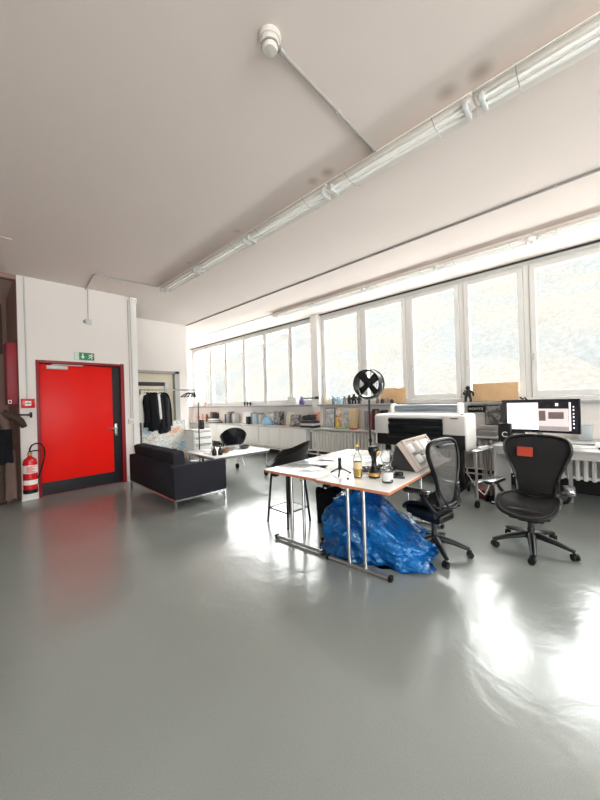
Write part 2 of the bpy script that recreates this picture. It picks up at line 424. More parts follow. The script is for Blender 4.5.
# alcove to the left of the door wall
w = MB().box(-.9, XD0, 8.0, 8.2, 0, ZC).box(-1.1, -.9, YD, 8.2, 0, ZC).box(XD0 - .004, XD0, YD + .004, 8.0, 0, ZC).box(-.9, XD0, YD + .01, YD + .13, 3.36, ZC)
struct(w.build('wall_alcove', 'alcove_red_lit', smooth=False))
struct(MB().box(X0, -1.1, YD, YD + .24, 0, ZC).build('wall_northwest', 'wall_paint', smooth=False))
# west and south walls (behind the camera), each with an added window opening, unseen, to brighten the room
w = MB().box(X0 - .2, X0, Y0, YD + .2, 0, .9).box(X0 - .2, X0, Y0, YD + .2, 3.2, ZC)
for a, b in ((Y0, -4.2), (-2.2, YD + .2)): w.box(X0 - .2, X0, a, b, .9, 3.2)
struct(w.build('wall_west', 'wall_paint', smooth=False))
struct(MB().box(X0 - .2, SX0, Y0 - .2, Y0, 0, ZC).box(SX1, XW + .3, Y0 - .2, Y0, 0, ZC).box(SX0, SX1, Y0 - .2, Y0, 0, .9).box(SX0, SX1, Y0 - .2, Y0, 3.2, ZC).build('wall_south', 'wall_paint', smooth=False))
# window wall: parapet under the sill and one pier
w = MB().box(XW, XW + .3, Y0, YE, 0, 1.27)
struct(w.build('wall_east', 'wall_paint', smooth=False))
struct(MB().box(5.80, XW + .28, 4.885, 5.10, 0.78, ZC, .004).build('wall_pier', 'white_paint', smooth=False), 'white pier between the two groups of windows', 'pillar')
struct(MB().box(5.72, XW + .3, Y0, 4.885, 1.255, 1.295, .004).box(5.72, XW + .3, 5.10, YE, 1.255, 1.295, .004).build('trim_1', 'sill_stone'), 'long grey window sill', 'sill')
struct(MB().box(XW - .02, XW + .0, Y0, YE, 3.403, 3.425).build('trim_2', 'gap_shadow'), 'dark strip painted as the gap shadow above the windows', 'strip')  # shadow of the gap under the ceiling put in as a dark strip
struct(MB().box(XW + .02, XW + .28, Y0, YE, 3.37, ZC).build('trim_3', 'frame_paint'))
struct(MB().box(XW - .05, XW, Y0, YE, 0, .20).build('baseboard_east', 'black_plastic', smooth=False))
struct(MB().box(XD0 + .01, DX0 - .03, YD - .012, YD, 0, .09).box(DX1 + .03, XD1, YD - .012, YD, 0, .09).build('baseboard_north', 'white_paint', smooth=False))

# windows
def window(i, y0, y1, heavy):
    t = bpy.data.objects.new('window_%d' % i, None); COL.objects.link(t); t.location = (XW + .10, (y0 + y1) / 2, 1.29); struct(t)
    hw = (y1 - y0) / 2; hz = 2.10; a = .035 if heavy else .022; b = .075 if heavy else .045
    f = MB()
    f.box(-.05, .05, -hw, -hw + a, 0, hz).box(-.05, .05, hw - a, hw, 0, hz).box(-.05, .05, -hw + a, hw - a, 0, .06).box(-.05, .05, -hw + a, hw - a, hz - .04, hz)
    f.build('window_frame', 'frame_paint', t, smooth=False)
    s = MB(); c = a + .006
    s.box(-.075, .02, -hw + c, -hw + c + b, .066, hz - .05, .006).box(-.075, .02, hw - c - b, hw - c, .066, hz - .05, .006)
    s.box(-.075, .02, -hw + c + b, hw - c - b, .066, .066 + b + .02, .006).box(-.075, .02, -hw + c + b, hw - c - b, hz - .05 - b, hz - .05, .006)
    s.build('sash', 'frame_paint', t, smooth=False)
    MB().box(-.015, -.009, -hw + c + b, hw - c - b, .066 + b + .02, hz - .05 - b).build('pane', 'window_glass', t, smooth=False)
    h = MB().box(-.088, -.075, hw - c - b * .65, hw - c - b * .35, .62, .72, .003).box(-.11, -.088, hw - c - b * .6, hw - c - b * .4, .60, .66, .004)
    h.build('window_handle', 'zinc_light', t)
ys = [5.10, 5.93, 6.96, 7.94, 8.92, 9.84, YE]
n = 1
for a, b in zip(ys, ys[1:]): window(n, a, b, False); n += 1
ys = [4.885, 3.76, 2.73, 1.756, .834, -.15, -1.13, -2.1, -3.1, -4.1]
for a, b in zip(ys, ys[1:]): window(n, b, a, True); n += 1
for a, b in ((-4.2, -2.2),):  # west window: added out of view to let in extra daylight
    t = bpy.data.objects.new('window_%d' % n, None); COL.objects.link(t); t.location = (X0 - .1, (a + b) / 2, .9); struct(t); n += 1
    hw = (b - a) / 2
    MB().box(-.05, .05, -hw, -hw + .08, 0, 2.3).box(-.05, .05, hw - .08, hw, 0, 2.3).box(-.05, .05, -hw, hw, 0, .08).box(-.05, .05, -hw, hw, 2.22, 2.3).box(-.05, .05, -.05, .05, 0, 2.3).build('window_frame', 'frame_paint', t, smooth=False)
    MB().box(-.004, .004, -hw, hw, 0, 2.3).build('pane', 'window_glass', t, smooth=False)

t = bpy.data.objects.new('window_%d' % n, None); COL.objects.link(t); t.location = ((SX0 + SX1) / 2, Y0 - .1, .9); struct(t)  # south window: added out of view to light the door wall
hw = (SX1 - SX0) / 2
MB().box(-hw, -hw + .08, -.05, .05, 0, 2.3).box(hw - .08, hw, -.05, .05, 0, 2.3).box(-hw, hw, -.05, .05, 0, .08).box(-hw, hw, -.05, .05, 2.22, 2.3).box(-.9, -.8, -.05, .05, 0, 2.3).box(.8, .9, -.05, .05, 0, 2.3).build('window_frame', 'frame_paint', t, smooth=False)
MB().box(-hw, hw, -.004, .004, 0, 2.3).build('pane', 'window_glass', t, smooth=False)
# red door
d = bpy.data.objects.new('door_1', None); COL.objects.link(d); d.location = ((DX0 + DX1) / 2, YD, 0)
struct(d, 'red steel fire door under the green exit sign', 'door')
hw = (DX1 - DX0) / 2
MB().box(-hw - .012, -hw + .03, -.012, .2, 0, DZ + .012, .003).box(hw - .045, hw + .012, -.012, .2, 0, DZ + .02, .003).box(-hw + .03, hw - .045, -.012, .2, DZ - .03, DZ + .012, .003).box(-hw + .03, hw - .045, .055, .13, 0, .009).build('door_frame', 'red_frame', d)
MB().box(-hw + .032, hw - .047, .06, .12, .01, DZ - .037, .002).build('door_leaf', 'door_dark', d, smooth=False, label='dark grey border of the door leaf')
MB().box(-hw + .034, hw - .175, .045, .058, .215, DZ - .045, .004).build('door_panel', 'red_door', d, label='bright red door panel')
h = MB().box(hw - .15, hw - .11, .04, .058, .86, 1.08, .004).cyl((hw - .13, .04, 1.0), (hw - .13, -.02, 1.0), .011).tube([(hw - .13, -.015, 1.0), (hw - .16, -.022, 1.0), (hw - .27, -.022, 1.0)], .010).cyl((hw - .13, .04, .91), (hw - .13, .02, .91), .014)
h.build('door_handle', 'steel', d)
c = MB().box(-.50, -.22, -.02, .045, 2.02, 2.075, .006); c.build('door_closer', 'pale_grey', d)
MB().tube([(-.30, .0, 2.085), (-.44, .0, 2.085)], .008).box(-.42, .0, .0, .03, 2.088, 2.105, .003).build('closer_arm', 'zinc_light', d)

# doorway in the recessed wall
d = bpy.data.objects.new('door_2', None); COL.objects.link(d); d.location = (3.145, YR, 0)
struct(d, 'pale doorway behind the clothes rack', 'door')
hw = .595
MB().box(-hw, -hw + .05, -.02, .22, 0, BZ).box(hw - .05, hw + .07, -.03, .22, 0, BZ + .03).box(-hw, hw + .07, -.03, .22, BZ - .03, BZ + .03).build('door_frame', 'grey_paint', d, smooth=False, label='grey door frame')
MB().box(-hw + .05, hw - .05, .10, .14, 0, BZ - .03).build('door_leaf', 'cream', d, smooth=False)
MB().box(-hw + .05, .33, .07, .10, 1.86, 1.95, .003).build('door_rail', 'dark_grey', d, label='dark bar across the door')
MB().box(.33, .42, .06, .10, 0, 1.95, .003).build('door_stile', 'pale_grey', d)

# ceiling access hatch outline at the far left
struct(MB().box(-.4, .45, 5.1, 5.75, ZC - .008, ZC).build('trim_4', 'ceiling_paint', smooth=False))

# ------------------------------------------------------------------ outdoors
def hill_pt(u, v):
    y = -60 + 260 * u; x = 16 + 60 * v
    z = -1.6 + 34 * v ** 0.9 - 40 * max(0, u - .28) * v + 1.6 * noise.noise(Vector((x * .12, y * .12, 0))) + 1.1 * noise.noise(Vector((x * .5, y * .5, 3)))
    return (x, y, z)
struct(MB().sheet(hill_pt, 160, 60).build('hillside', 'misty_hill'), 'pale misty hillside beyond the windows', 'hill')
struct(MB().box(XW + .6, 90, -60, 80, -1.4, -1.2).build('ground_outside', 'bounce_ground', smooth=False), 'pale ground outside, added to bounce light indoors', 'ground')  # unseen ground added to bounce daylight up onto the ceiling
t = thing('post', 'slim white post standing outdoors, seen through the window above the printer', 'post', (9.3, 4.62, -1.2))
MB().cyl((0, 0, 0), (0, 0, 3.15), .075, .07).build('shaft', 'white_paint', t)
MB().cyl((0, 0, 3.15), (0, 0, 3.22), .10, .03).build('cap', 'white_paint', t)

# ------------------------------------------------------------------ ceiling fittings
def batten(name_label, x, y0, y1, group):
    L = y1 - y0
    t = thing('ceiling_light', name_label, 'light', (x, (y0 + y1) / 2, ZC), 0, group)
    MB().box(-.045, .045, -L / 2 + .006, L / 2 - .006, -.06, -.001, .006).build('housing', 'lamp_paint', t)
    def refl(s):
        def fn(u, v): return (s * (.047 + .075 * v), (-L / 2 + .01) + (L - .02) * u, -.03 - .045 * v ** 1.4)
        return MB().sheet(fn, 1, 4, .003)
    refl(1).build('reflector', 'reflector', t); refl(-1).build('reflector', 'reflector', t)
    for s in (-1, 1):
        MB().cyl((s * .03, -L / 2 + .05, -.088), (s * .03, L / 2 - .05, -.088), .013, n=10).build('tube', 'tube_white', t)
    for s in (-1, 1):
        MB().box(-.062, .062, s * (L / 2 - .05) - .015, s * (L / 2 - .05) + .015, -.112, -.055, .005).build('end_cap', 'pale_grey', t)
    for k in (-.3, .3):
        MB().tube([(-.125, k * L, -.08), (-.06, k * L, -.115), (.06, k * L, -.115), (.125, k * L, -.08)], .003, 6).build('clip', 'steel', t)
    return t
ya = [5.47, 4.27, 3.065, 1.83, .59, -.65]
la = ['first from the far end, at the bent conduit', 'second from the far end, its far half dusty above', 'third from the far end, middle of the row', 'fourth from the far end, beside the conduit to the smoke detector', 'nearest the camera, cut by the photo edge']
for i in range(5): batten('inner row ceiling light, ' + la[i], 2.42, ya[i + 1], ya[i], 'fluorescent lights of the inner row')
yb = [5.53, 4.34, 3.06, 1.776, .62, -.6]
lb = ['farthest one, at the end of the thin cable', 'second from the far end', 'third from the far end, middle of the row', 'second nearest, in front of the wide windows', 'nearest, cut by the right photo edge']
for i in range(5): batten('window row ceiling light, ' + lb[i], 5.02, yb[i + 1], yb[i], 'fluorescent lights along the windows')

t = thing('smoke_detector', 'round off-white smoke detector on the ceiling', 'smoke detector', (1.22, 1.31, ZC))
MB().lathe([(0, 0), (.062, 0), (.064, -.012), (.058, -.025), (.0, -.025)]).build('base', 'detector_white', t)
MB().lathe([(0, -.02), (.050, -.02), (.054, -.035), (.050, -.052), (.0, -.052)]).build('collar', 'detector_white', t)
MB().lathe([(0, -.05), (.040, -.052), (.044, -.062), (.036, -.080), (.012, -.086), (0, -.086)]).build('sensor_cap', 'detector_white', t)
MB().lathe([(.0385, -.0525), (.0425, -.0545), (.0425, -.0565), (.0385, -.0575)]).build('vent_slot', 'dark_grey', t)
def conduit(label, pts, r, m='zinc_light', clips=()):
    t = tag(MB().tube(pts, r, 8).build('cable_conduit', m), label, 'conduit')
    for i, c in enumerate(clips):
        MB().box(c[0] - .014, c[0] + .014, c[1] - .014, c[1] + .014, c[2] - .014, c[2] + .010, .003).build('clip', 'grey_paint', t)
    return t
z = ZC - .012
conduit('grey cable conduit on the ceiling from the smoke detector to the inner light row', [(1.30, 1.31, z), (2.36, 1.315, z)], .0118, 'conduit_grey', [(1.31, 1.31, z), (1.85, 1.312, z), (2.34, 1.315, z)])
conduit('long thin conduit across the ceiling between the two light rows', [(4.035, 7.8, z), (4.03, -3.5, z)], .0122, 'galvanised', [(4.034, 6.0, z), (4.033, 4.0, z), (4.032, 2.0, z), (4.031, .3, z)])
conduit('thin bent conduit on the ceiling from the door wall to the inner light row', [(1.50, 6.41, z), (1.43, 5.66, z), (1.45, 5.60, z), (1.50, 5.58, z), (2.36, 5.51, z), (2.42, 5.47, z)], .0118, 'grey_paint')
conduit('thin cable on the ceiling beyond the window light row', [(5.02, 5.53, z + .006), (5.0, 8.8, z + .006)], .0062, 'zinc_light', [(5.015, 6.3, z), (5.008, 7.6, z)])
# conduits on the door wall
y = YD - .012
conduit('vertical conduit on the wall left of the red door down to the alarm button', [(.690, y, ZC - .01), (.695, y, 1.55)], .011, 'pale_grey')
conduit('vertical conduit above the exit sign down to the small sensor box', [(1.527, y, ZC - .01), (1.527, y, 2.90)], .008, 'zinc_light')
conduit('thin vertical conduit right of the red door down to the light switch', [(2.165, y, 3.37), (2.165, y, 1.15)], .010, 'zinc_light')
struct(MB().box(2.20, 2.298, YD - .05, YD, 0, 3.33, .004).build('trim_5', 'white_paint'), 'white cable duct at the wall corner', 'duct')
t = tag(MB().box(2.19, 2.31, YD - .06, YD, 3.32, 3.42, .005).build('junction_box', 'trim_label'), 'small white junction box at the ceiling on top of the corner duct', 'junction box')
for sx in (2.215, 2.285): MB().cyl((sx, YD - .063, 3.37), (sx, YD - .058, 3.37), .006, n=8).build('screw', 'dark_grey', t)
t = thing('sensor_box', 'small grey sensor box on the wall above the exit sign', 'sensor', (1.527, YD + .002, 2.86))
MB().box(-.045, .045, -.045, 0, -.045, .04, .006).build('housing', 'pale_grey', t)
MB().box(-.075, -.045, -.035, -.005, -.03, .015, .004).build('cable_gland', 'mid_grey', t)
t = thing('light_switch', 'small beige surface light switch right of the red door', 'switch', (2.165, YD, 1.11))
MB().box(-.045, .045, -.04, 0, -.045, .045, .006).build('housing', 'trim_label', t)
MB().box(-.022, .022, -.047, -.04, -.028, .028, .003).build('rocker', 'pale_grey', t)
MB().cyl((.075, -.035, -.005), (.075, 0, -.005), .024).build('socket', 'mid_grey', t)

# exit sign
t = thing('exit_sign', 'green and white emergency exit sign above the red door', 'exit sign', (1.454, YD, 2.257))
MB().box(-.145, .145, -.022, 0, -.066, .066, .003).build('housing', 'pale_grey', t)
MB().box(-.078, .143, -.025, -.022, -.062, .062).build('sign_panel', 'exit_green', t, smooth=False)
MB().box(-.143, -.078, -.025, -.022, -.062, .062).build('sign_end', 'exit_pale', t, smooth=False, label='pale green end panel')
a = MB(); a.at(-.025, -.0265, 0, 0, R(90))
a.prism([(-.010, .045), (.010, .045), (.010, -.005), (.032, -.005), (0, -.042), (-.032, -.005), (-.010, -.005)], -.001, .001).build('arrow', 'trim_label', t, smooth=False)
a = MB(); yy = -.0265
a.cyl((.112, yy - .001, .040), (.112, yy + .001, .040), .010, n=14)
for p in ([(.062, .022), (.082, .030), (.104, .022), (.118, .006), (.132, .012)], [(.104, .022), (.092, -.008), (.076, -.016), (.056, -.036)], [(.092, -.008), (.108, -.022), (.102, -.046)], [(.082, .030), (.070, .010), (.058, .004)]):
    for q0, q1 in zip(p, p[1:]): a.tube([(q0[0], yy, q0[1]), (q1[0], yy, q1[1])], .007, 6)
a.build('running_figure', 'trim_label', t, smooth=False)

# fire alarm call point
t = thing('fire_alarm_button', 'red fire alarm button with white centre left of the door', 'fire alarm', (.700, YD, 1.478))
MB().box(-.080, .080, -.045, 0, -.070, .070, .006).build('housing', 'red_enamel', t)
MB().box(-.036, .036, -.049, -.045, -.036, .036, .003).build('plate', 'trim_label', t)
MB().cyl((0, -.055, 0), (0, -.049, 0), .010).cyl((0, -.051, .026), (0, -.049, .026), .005).build('button', 'dark_grey', t)
MB().box(-.03, .03, -.051, -.049, -.006, .006).build('marking', 'dark_grey', t)
# extinguisher
t = thing('fire_extinguisher', 'red fire extinguisher hanging on the wall left of the red door', 'fire extinguisher', (.695, YD - .105, .13))
MB().lathe([(0, .04), (.084, .04), (.086, .06), (.086, .45), (.072, .505), (.032, .535), (.022, .56), (0, .56)], 28).build('cylinder', 'red_enamel', t)
MB().lathe([(0, 0), (.088, 0), (.090, .02), (.090, .055), (.085, .06)], 28).build('base_ring', 'black_plastic', t)
MB().lathe([(.087, .30), (.0875, .30), (.0875, .42), (.087, .42)], 28).lathe([(.087, .13), (.0875, .13), (.0875, .20), (.087, .20)], 28).build('label_band', 'trim_label', t)
k = MB()
for i in range(7): k.box(-.055, .055 - .02 * (i % 3), -.0895, -.0875, .312 + i * .0145, .320 + i * .0145)
k.build('label_print', 'red_enamel', t)
MB().cyl((0, 0, .555), (0, 0, .62), .02).cyl((-.03, 0, .59), (.03, 0, .59), .014).build('valve', 'gold', t)
MB().tube([(-.02, -.02, .615), (.05, -.03, .63), (.12, -.03, .625)], .009, 8).build('grip', 'black_plastic', t)
MB().tube([(0, 0, .60), (.0, -.02, .66), (.02, -.03, .71), (.07, -.04, .74), (.13, -.03, .72), (.17, -.02, .66), (.175, -.02, .56), (.165, -.01, .48), (.13, 0, .33), (.10, 0, .24)], .011, 10).build('hose', 'black_rubber', t)
MB().cyl((.10, 0, .24), (.085, 0, .12), .013, .018).build('nozzle', 'black_plastic', t)
MB().box(-.04, .04, .087, .104, .34, .52, .003).build('wall_bracket', 'dark_grey', t)

# alcove: red cabinet, peg rail with clothes
t = thing('wall_cabinet', 'narrow dark red wall cabinet at the edge left of the door wall', 'cabinet', (.53, 6.45, 1.46))
MB().box(-.06, .064, 0, .35, 0, .94, .004).build('body', 'red_cabinet', t)
MB().box(-.055, .06, -.014, -.001, .005, .935, .004).build('door', 'red_cabinet', t)
MB().box(-.052, -.012, -.018, -.0145, .02, .075, .002).build('lock_plate', 'trim_label', t)
MB().box(-.044, -.020, -.021, -.0185, .033, .062, .002).build('keyhole', 'black_plastic', t)
conduit('pale pipe rising above the red cabinet in the alcove', [(.50, 7.9, 2.4), (.50, 7.9, 3.3)], .03, 'beige_cloth')
t = thing('coat_hook', 'black T-shaped coat hook sticking out past the wall edge left of the door', 'hook', (-.07, 6.25, 1.29))
MB().tube([(.10, 0, 0), (.50, .02, .03), (.78, .04, .012)], .012, 8).build('rod', 'black_plastic', t)
MB().cyl((.775, .04, .012), (.80, .04, .012), .042, .042, 20).cyl((.70, .04, .018), (.775, .04, .012), .010, .016).build('end_disc', 'black_plastic', t)
MB().box(.06, .12, -.05, .05, -.10, .10, .006).cyl((.09, .0, .10), (.09, .0, -1.26), .016).lathe([(0, -1.27), (.16, -1.27), (.16, -1.255), (.03, -1.24), (0, -1.24)], 24, (.09, 0, 0)).build('stand', 'black_plastic', t)
def hung_cloth(name, label, cat, m, x, y, zt, zb, wt, wb, th, rz, folds, seed, group=None):
    o = MB(); 
    def ringpts(v):
        wd = wt + (wb - wt) * v ** .7; zz = zt + (zb - zt) * v; P = []
        for i in range(40):
            a = 2 * PI * i / 40
            k = 1 + .22 * math.sin(folds * a + seed + v * 2) * min(1, v * 2 + .2)
            P.append((wd / 2 * math.cos(a) * (1 + .1 * noise.noise(Vector((v * 3, seed, a)))), th / 2 * math.sin(a) * k * (0.6 + .4 * v), zz + .02 * math.cos(a * 3 + seed) * v))
        return P
    prev = None
    for j in range(15):
        ring = [o.v(p) for p in ringpts(j / 14)]
        if prev: o.bridge(prev, ring)
        else: o.f(ring)
        prev = ring
    o.f(prev[::-1])
    ob = o.build(name, m, angle=70); ob.location = (x, y, 0); ob.rotation_euler = (0, 0, rz)
    return tag(ob, label, cat, group)
t = hung_cloth('jacket', 'brown jacket bunched over the black coat hook', 'jacket', 'brown_cloth', .34, 6.18, 1.36, .90, .36, .36, .32, .2, 4, 1)
MB().tube([(.05, -.04, 1.32), (.17, -.06, 1.29), (.24, -.07, 1.22), (.28, -.07, 1.13)], .05, 12, rs=[.075, .055, .045, .036]).build('sleeve', 'brown_cloth', t)
MB().tube([(-.02, -.09, 1.33), (.04, -.12, 1.22), (.06, -.13, 1.08)], .03, 10, rs=[.03, .055, .04]).build('collar', 'beige_cloth', t)
hung_cloth('vest', 'black quilted vest hanging below the brown jacket', 'vest', 'black_cloth', .36, 6.04, 1.12, .66, .24, .26, .16, .1, 5, 2)
hung_cloth('scarf', 'long dusky beige scarf hanging almost to the floor left of the extinguisher', 'scarf', 'beige_cloth', .47, 6.22, .80, .10, .10, .13, .07, .1, 3, 3)
hung_cloth('trousers', 'dark brown trousers hanging at the left photo edge', 'trousers', 'brown_cloth', .34, 6.26, .80, .06, .16, .17, .12, 0, 3, 4)

# ------------------------------------------------------------------ clothes rack corner
t = thing('clothes_rack', 'grey tubular clothes rack on castors behind the sofa', 'clothes rack', (2.99, 6.52, 0))
for s, nm in ((-1, 'post'), (1, 'post')):
    MB().cyl((s * .61, 0, .07), (s * .61, 0, 1.70), .0125).build('post', 'graphite', t)
    MB().tube([(s * .61, -.24, .075), (s * .61, .24, .075)], .014).build('foot_bar', 'steel', t)
    for q in (-.22, .22): MB().cyl((s * .61 - .012, q, .03), (s * .61 + .012, q, .03), .03).build('castor', 'black_rubber', t)
MB().tube([(-.62, 0, 1.70), (.62, 0, 1.70)], .0135).build('top_bar', 'steel', t)
MB().tube([(-.61, 0, .16), (.61, 0, .16)], .011).build('lower_bar', 'steel', t)

def garment(label, m, x, rz, w, ln, seed, name='jacket', sleeves=True, cat='jacket', group='dark jackets on the clothes rack'):
    t = thing(name, label, cat, (x, 6.52, 1.70), rz, group)
    MB().tube([(0, -.008, -.055), (0, 0, -.02), (0, .016, .010), (0, .0, .022), (0, -.016, .012)], .003, 6).build('hanger_hook', 'steel', t)
    MB().tube([(-w / 2 + .03, 0, -.13), (0, 0, -.058), (w / 2 - .03, 0, -.13)], .008, 8).build('hanger_bar', 'black_plastic', t)
    o = MB(); prev = None
    for j in range(17):
        v = j / 16; zz = -.068 - ln * v
        wd = w * (.30 + .70 * min(1, v * 7) ** .7) * (1 - .04 * math.sin(PI * v)) * (.93 + .12 * v)
        th = .055 + .09 * min(1, v * 5); P = []
        for i in range(36):
            a = 2 * PI * i / 36; k = 1 + .25 * math.sin(5 * a + seed * 2 + v) * v
            P.append((wd / 2 * math.cos(a), th / 2 * math.sin(a) * k, zz + (.012 * math.cos(4 * a + seed) * v)))
        ring = [o.v(p) for p in P]
        if prev: o.bridge(prev, ring)
        else: o.f(ring)
        prev = ring
    o.f(prev[::-1]); o.build('torso', m, t, angle=70)
    if sleeves:
        for s in (-1, 1):
            MB().tube([(s * (w / 2 - .06), 0, -.13), (s * (w / 2 + .005), -.01, -.25), (s * (w / 2 + .03), -.03, -.45), (s * (w / 2 + .02), -.05, -ln + .02)], .05, 12, rs=[.05, .06, .052, .042]).build('sleeve', m, t, angle=70)
    MB().tube([(-.07, -.02, -.075), (-.03, -.055, -.12), (0, -.06, -.17), (.03, -.055, -.12), (.07, -.02, -.075), (0, .04, -.06)], .014, 8, closed=True).build('collar', m, t, angle=70)
    return t
garment('white T-shirt with a small black curved mark at the left end of the rack', 'white_cloth', 2.46, R(28), .36, .56, 0, 't_shirt', False, 'T-shirt', None)
sh = [o for o in COL.objects if o.name.startswith('t_shirt')][0]
MB().tube([(-.02, -.085, -.24), (.035, -.090, -.30), (.05, -.090, -.37), (.03, -.088, -.44), (-.015, -.085, -.49)], .011, 8, rs=[.004, .011, .014, .011, .004]).build('printed_mark', 'black_cloth', sh)
garment('leftmost of the black jackets on the rack, right behind the white T-shirt', 'black_cloth', 2.54, R(52), .40, .66, 1)
garment('second black jacket from the left on the rack', 'black_cloth', 2.62, R(58), .42, .74, 2)
garment('third black jacket from the left on the rack, beside the white shirt', 'charcoal_fabric', 2.69, R(60), .42, .72, 3)
garment('white shirt squeezed between the black jackets', 'white_cloth', 2.745, R(62), .40, .60, 5, 'shirt', True, 'shirt', None)
garment('fourth dark jacket from the left on the rack, right of the white shirt', 'charcoal_fabric', 2.80, R(60), .42, .80, 4)
garment('rightmost black jacket on the rack, with the longest sleeve', 'black_cloth', 2.87, R(56), .44, .78, 6)
proto = None
lh = ['frontmost', 'second', 'third', 'fourth', 'rearmost']
for i in range(5):
    x = 3.38 + .035 * i
    lab = 'empty black hanger at the right end of the clothes rack, %s of the bunch' % lh[i]
    rz = R(14 + 13 * i)
    if proto is None:
        proto = thing('clothes_hanger', lab, 'hanger', (x, 6.52, 1.70), rz, 'empty black hangers on the rack')
        MB().tube([(0, -.008, -.055), (0, 0, -.02), (0, .016, .010), (0, .0, .022), (0, -.016, .012)], .003, 6).build('hook', 'steel', proto)
        MB().tube([(-.20, 0, -.15), (-.10, 0, -.09), (0, 0, -.058), (.10, 0, -.09), (.20, 0, -.15)], .012, 8, rs=[(.018, .012)] * 5).build('shoulder_bar', 'black_plastic', proto)
        MB().tube([(-.20, 0, -.15), (.20, 0, -.15)], .006, 8).build('trouser_bar', 'black_plastic', proto)
    else: dup(proto, (x, 6.52, 1.70), rz, lab)

# painting leaning behind the rack
t = thing('painting', 'large scribbled grey, orange and blue canvas leaning on the wall behind the sofa', 'painting', (3.02, 7.05, 0), R(-2))
MB().at(0, 0, 0, 0, R(-8)).box(-.55, .55, -.02, .02, 0.005, 1.02, .004).build('canvas', 'scribbled_canvas', t)
MB().at(0, 0, 0, 0, R(-8)).box(-.57, -.551, -.025, .025, .005, 1.035).box(.551, .57, -.025, .025, .005, 1.035).box(-.57, .57, -.025, .025, 1.021, 1.038).build('frame', 'zinc_light', t, smooth=False)
# white drawer trolley
t = thing('drawer_trolley', 'white four-drawer trolley right of the leaning painting', 'drawer unit', (3.80, 6.92, 0))
MB().box(-.23, -.215, -.2, .2, .14, .80).box(.215, .23, -.2, .2, .14, .80).box(-.23, .23, -.2, .2, .78, .80).box(-.23, .23, -.2, .2, .14, .155).box(-.215, .215, .19, .2, .155, .78).build('carcass', 'white_paint', t, smooth=False)
for i in range(4):
    z0 = .163 + i * .155
    dr = MB().box(-.212, .212, -.215, .18, z0, z0 + .135, .006).build('drawer', 'white_paint', t)
    MB().box(-.19, .19, -.222, -.2155, z0 + .112, z0 + .128, .003).build('grip_slot', 'mid_grey', dr)
for sx in (-.2, .2):
    for sy in (-.17, .17):
        MB().cyl((sx, sy, .14), (sx, sy, .05), .01).cyl((sx - .012, sy, .032), (sx + .012, sy, .032), .032).build('castor', 'black_rubber', t)
t = thing('loudspeaker', 'small black bottle-shaped speaker standing on the white drawer trolley', 'speaker', (3.86, 6.86, .80))
MB().box(-.045, .045, -.05, .05, 0, .22, .01).build('cabinet', 'black_plastic', t)
MB().cyl((0, -.055, .07), (0, -.05, .07), .035).cyl((0, -.055, .16), (0, -.05, .16), .02).build('driver', 'dark_grey', t)
# ------------------------------------------------------------------ sofa
t = thing('sofa', 'charcoal two-seat sofa with chrome legs, its back to the red door', 'sofa', (1.875, 4.07, 0), R(-1.5))
SD, SL = .78, 1.74
MB().box(0, .07, .105, SL - .105, .15, .60, .012).build('back_panel', 'charcoal_fabric', t)
MB().box(0, SD, .0, .10, .15, .585, .012).build('armrest', 'charcoal_fabric', t)
MB().box(0, SD, SL - .10, SL, .15, .585, .012).build('armrest', 'charcoal_fabric', t)
MB().box(.075, SD - .01, .105, SL - .105, .16, .29, .01).build('seat_base', 'charcoal_fabric', t)
for i in range(2):
    y0 = .108 + i * (SL - .21) / 2; y1 = y0 + (SL - .22) / 2
    MB().box(.24, SD, y0, y1, .292, .43, .03, 3).build('seat_cushion', 'charcoal_fabric', t)
    MB().at(.075, (y0 + y1) / 2, .40, 0, 0, R(-7)).box(0, .17, -(y1 - y0) / 2 + .001, (y1 - y0) / 2 - .001, 0, .35, .03, 3).build('back_cushion', 'charcoal_fabric', t)
fr = MB()
for x in (.02, SD - .02):
    fr.box(x - .011, x + .011, .0, SL, .122, .148)
for y in (.012, SL - .012): fr.box(.02, SD - .02, y - .011, y + .011, .1225, .1475)
fr.build('base_rail', 'chrome', t, smooth=False)
for x in (.02, SD - .02):
    for y in (.012, SL - .012): MB().box(x - .012, x + .012, y - .012, y + .012, 0, .122).build('leg', 'chrome', t, smooth=False)

# ------------------------------------------------------------------ coffee table on wheels
t = thing('coffee_table', 'low white coffee table on large castors beside the sofa', 'coffee table', (3.45, 5.20, 0), R(-3))
CT = .50
MB().box(-.58, .58, -.55, .55, CT - .022, CT, .006).build('tabletop', 'laminate', t)
MB().box(-.56, .56, -.53, -.505, CT - .06, CT - .023).box(-.56, .56, .505, .53, CT - .06, CT - .023).box(-.56, -.535, -.505, .505, CT - .06, CT - .023).box(.535, .56, -.505, .505, CT - .06, CT - .023).build('apron', 'steel', t, smooth=False)
for sx in (-.53, .53):
    for sy in (-.50, .50):
        lg = MB().cyl((sx, sy, CT - .06), (sx, sy, .115), .013).build('leg', 'chrome', t)
        MB().cyl((sx - .014, sy + .02, .055), (sx + .014, sy + .02, .055), .055, n=20).build('wheel', 'black_rubber', lg)
        MB().box(sx - .02, sx + .02, sy - .01, sy + .03, .11, .125, .003).build('wheel_fork', 'steel', lg)
def bowl(label, m, x, y, r, h, group=None):
    o = MB().lathe([(0, 0), (r * .5, 0), (r * .85, h * .5), (r, h), (r * .94, h), (r * .78, h * .5), (r * .45, .008), (0, .008)], 24).build('bowl', m)
    o.location = (x, y, CT); return tag(o, label, 'bowl', group)
bowl('dark brown bowl on the coffee table, nearest the sofa arm', 'brown', 3.28, 5.02, .10, .075)
bowl('dark grey flat bowl in the middle of the coffee table', 'mid_grey', 3.50, 5.20, .12, .05)
bowl('dark bowl near the right end of the coffee table', 'dark_grey', 3.78, 5.12, .11, .055)
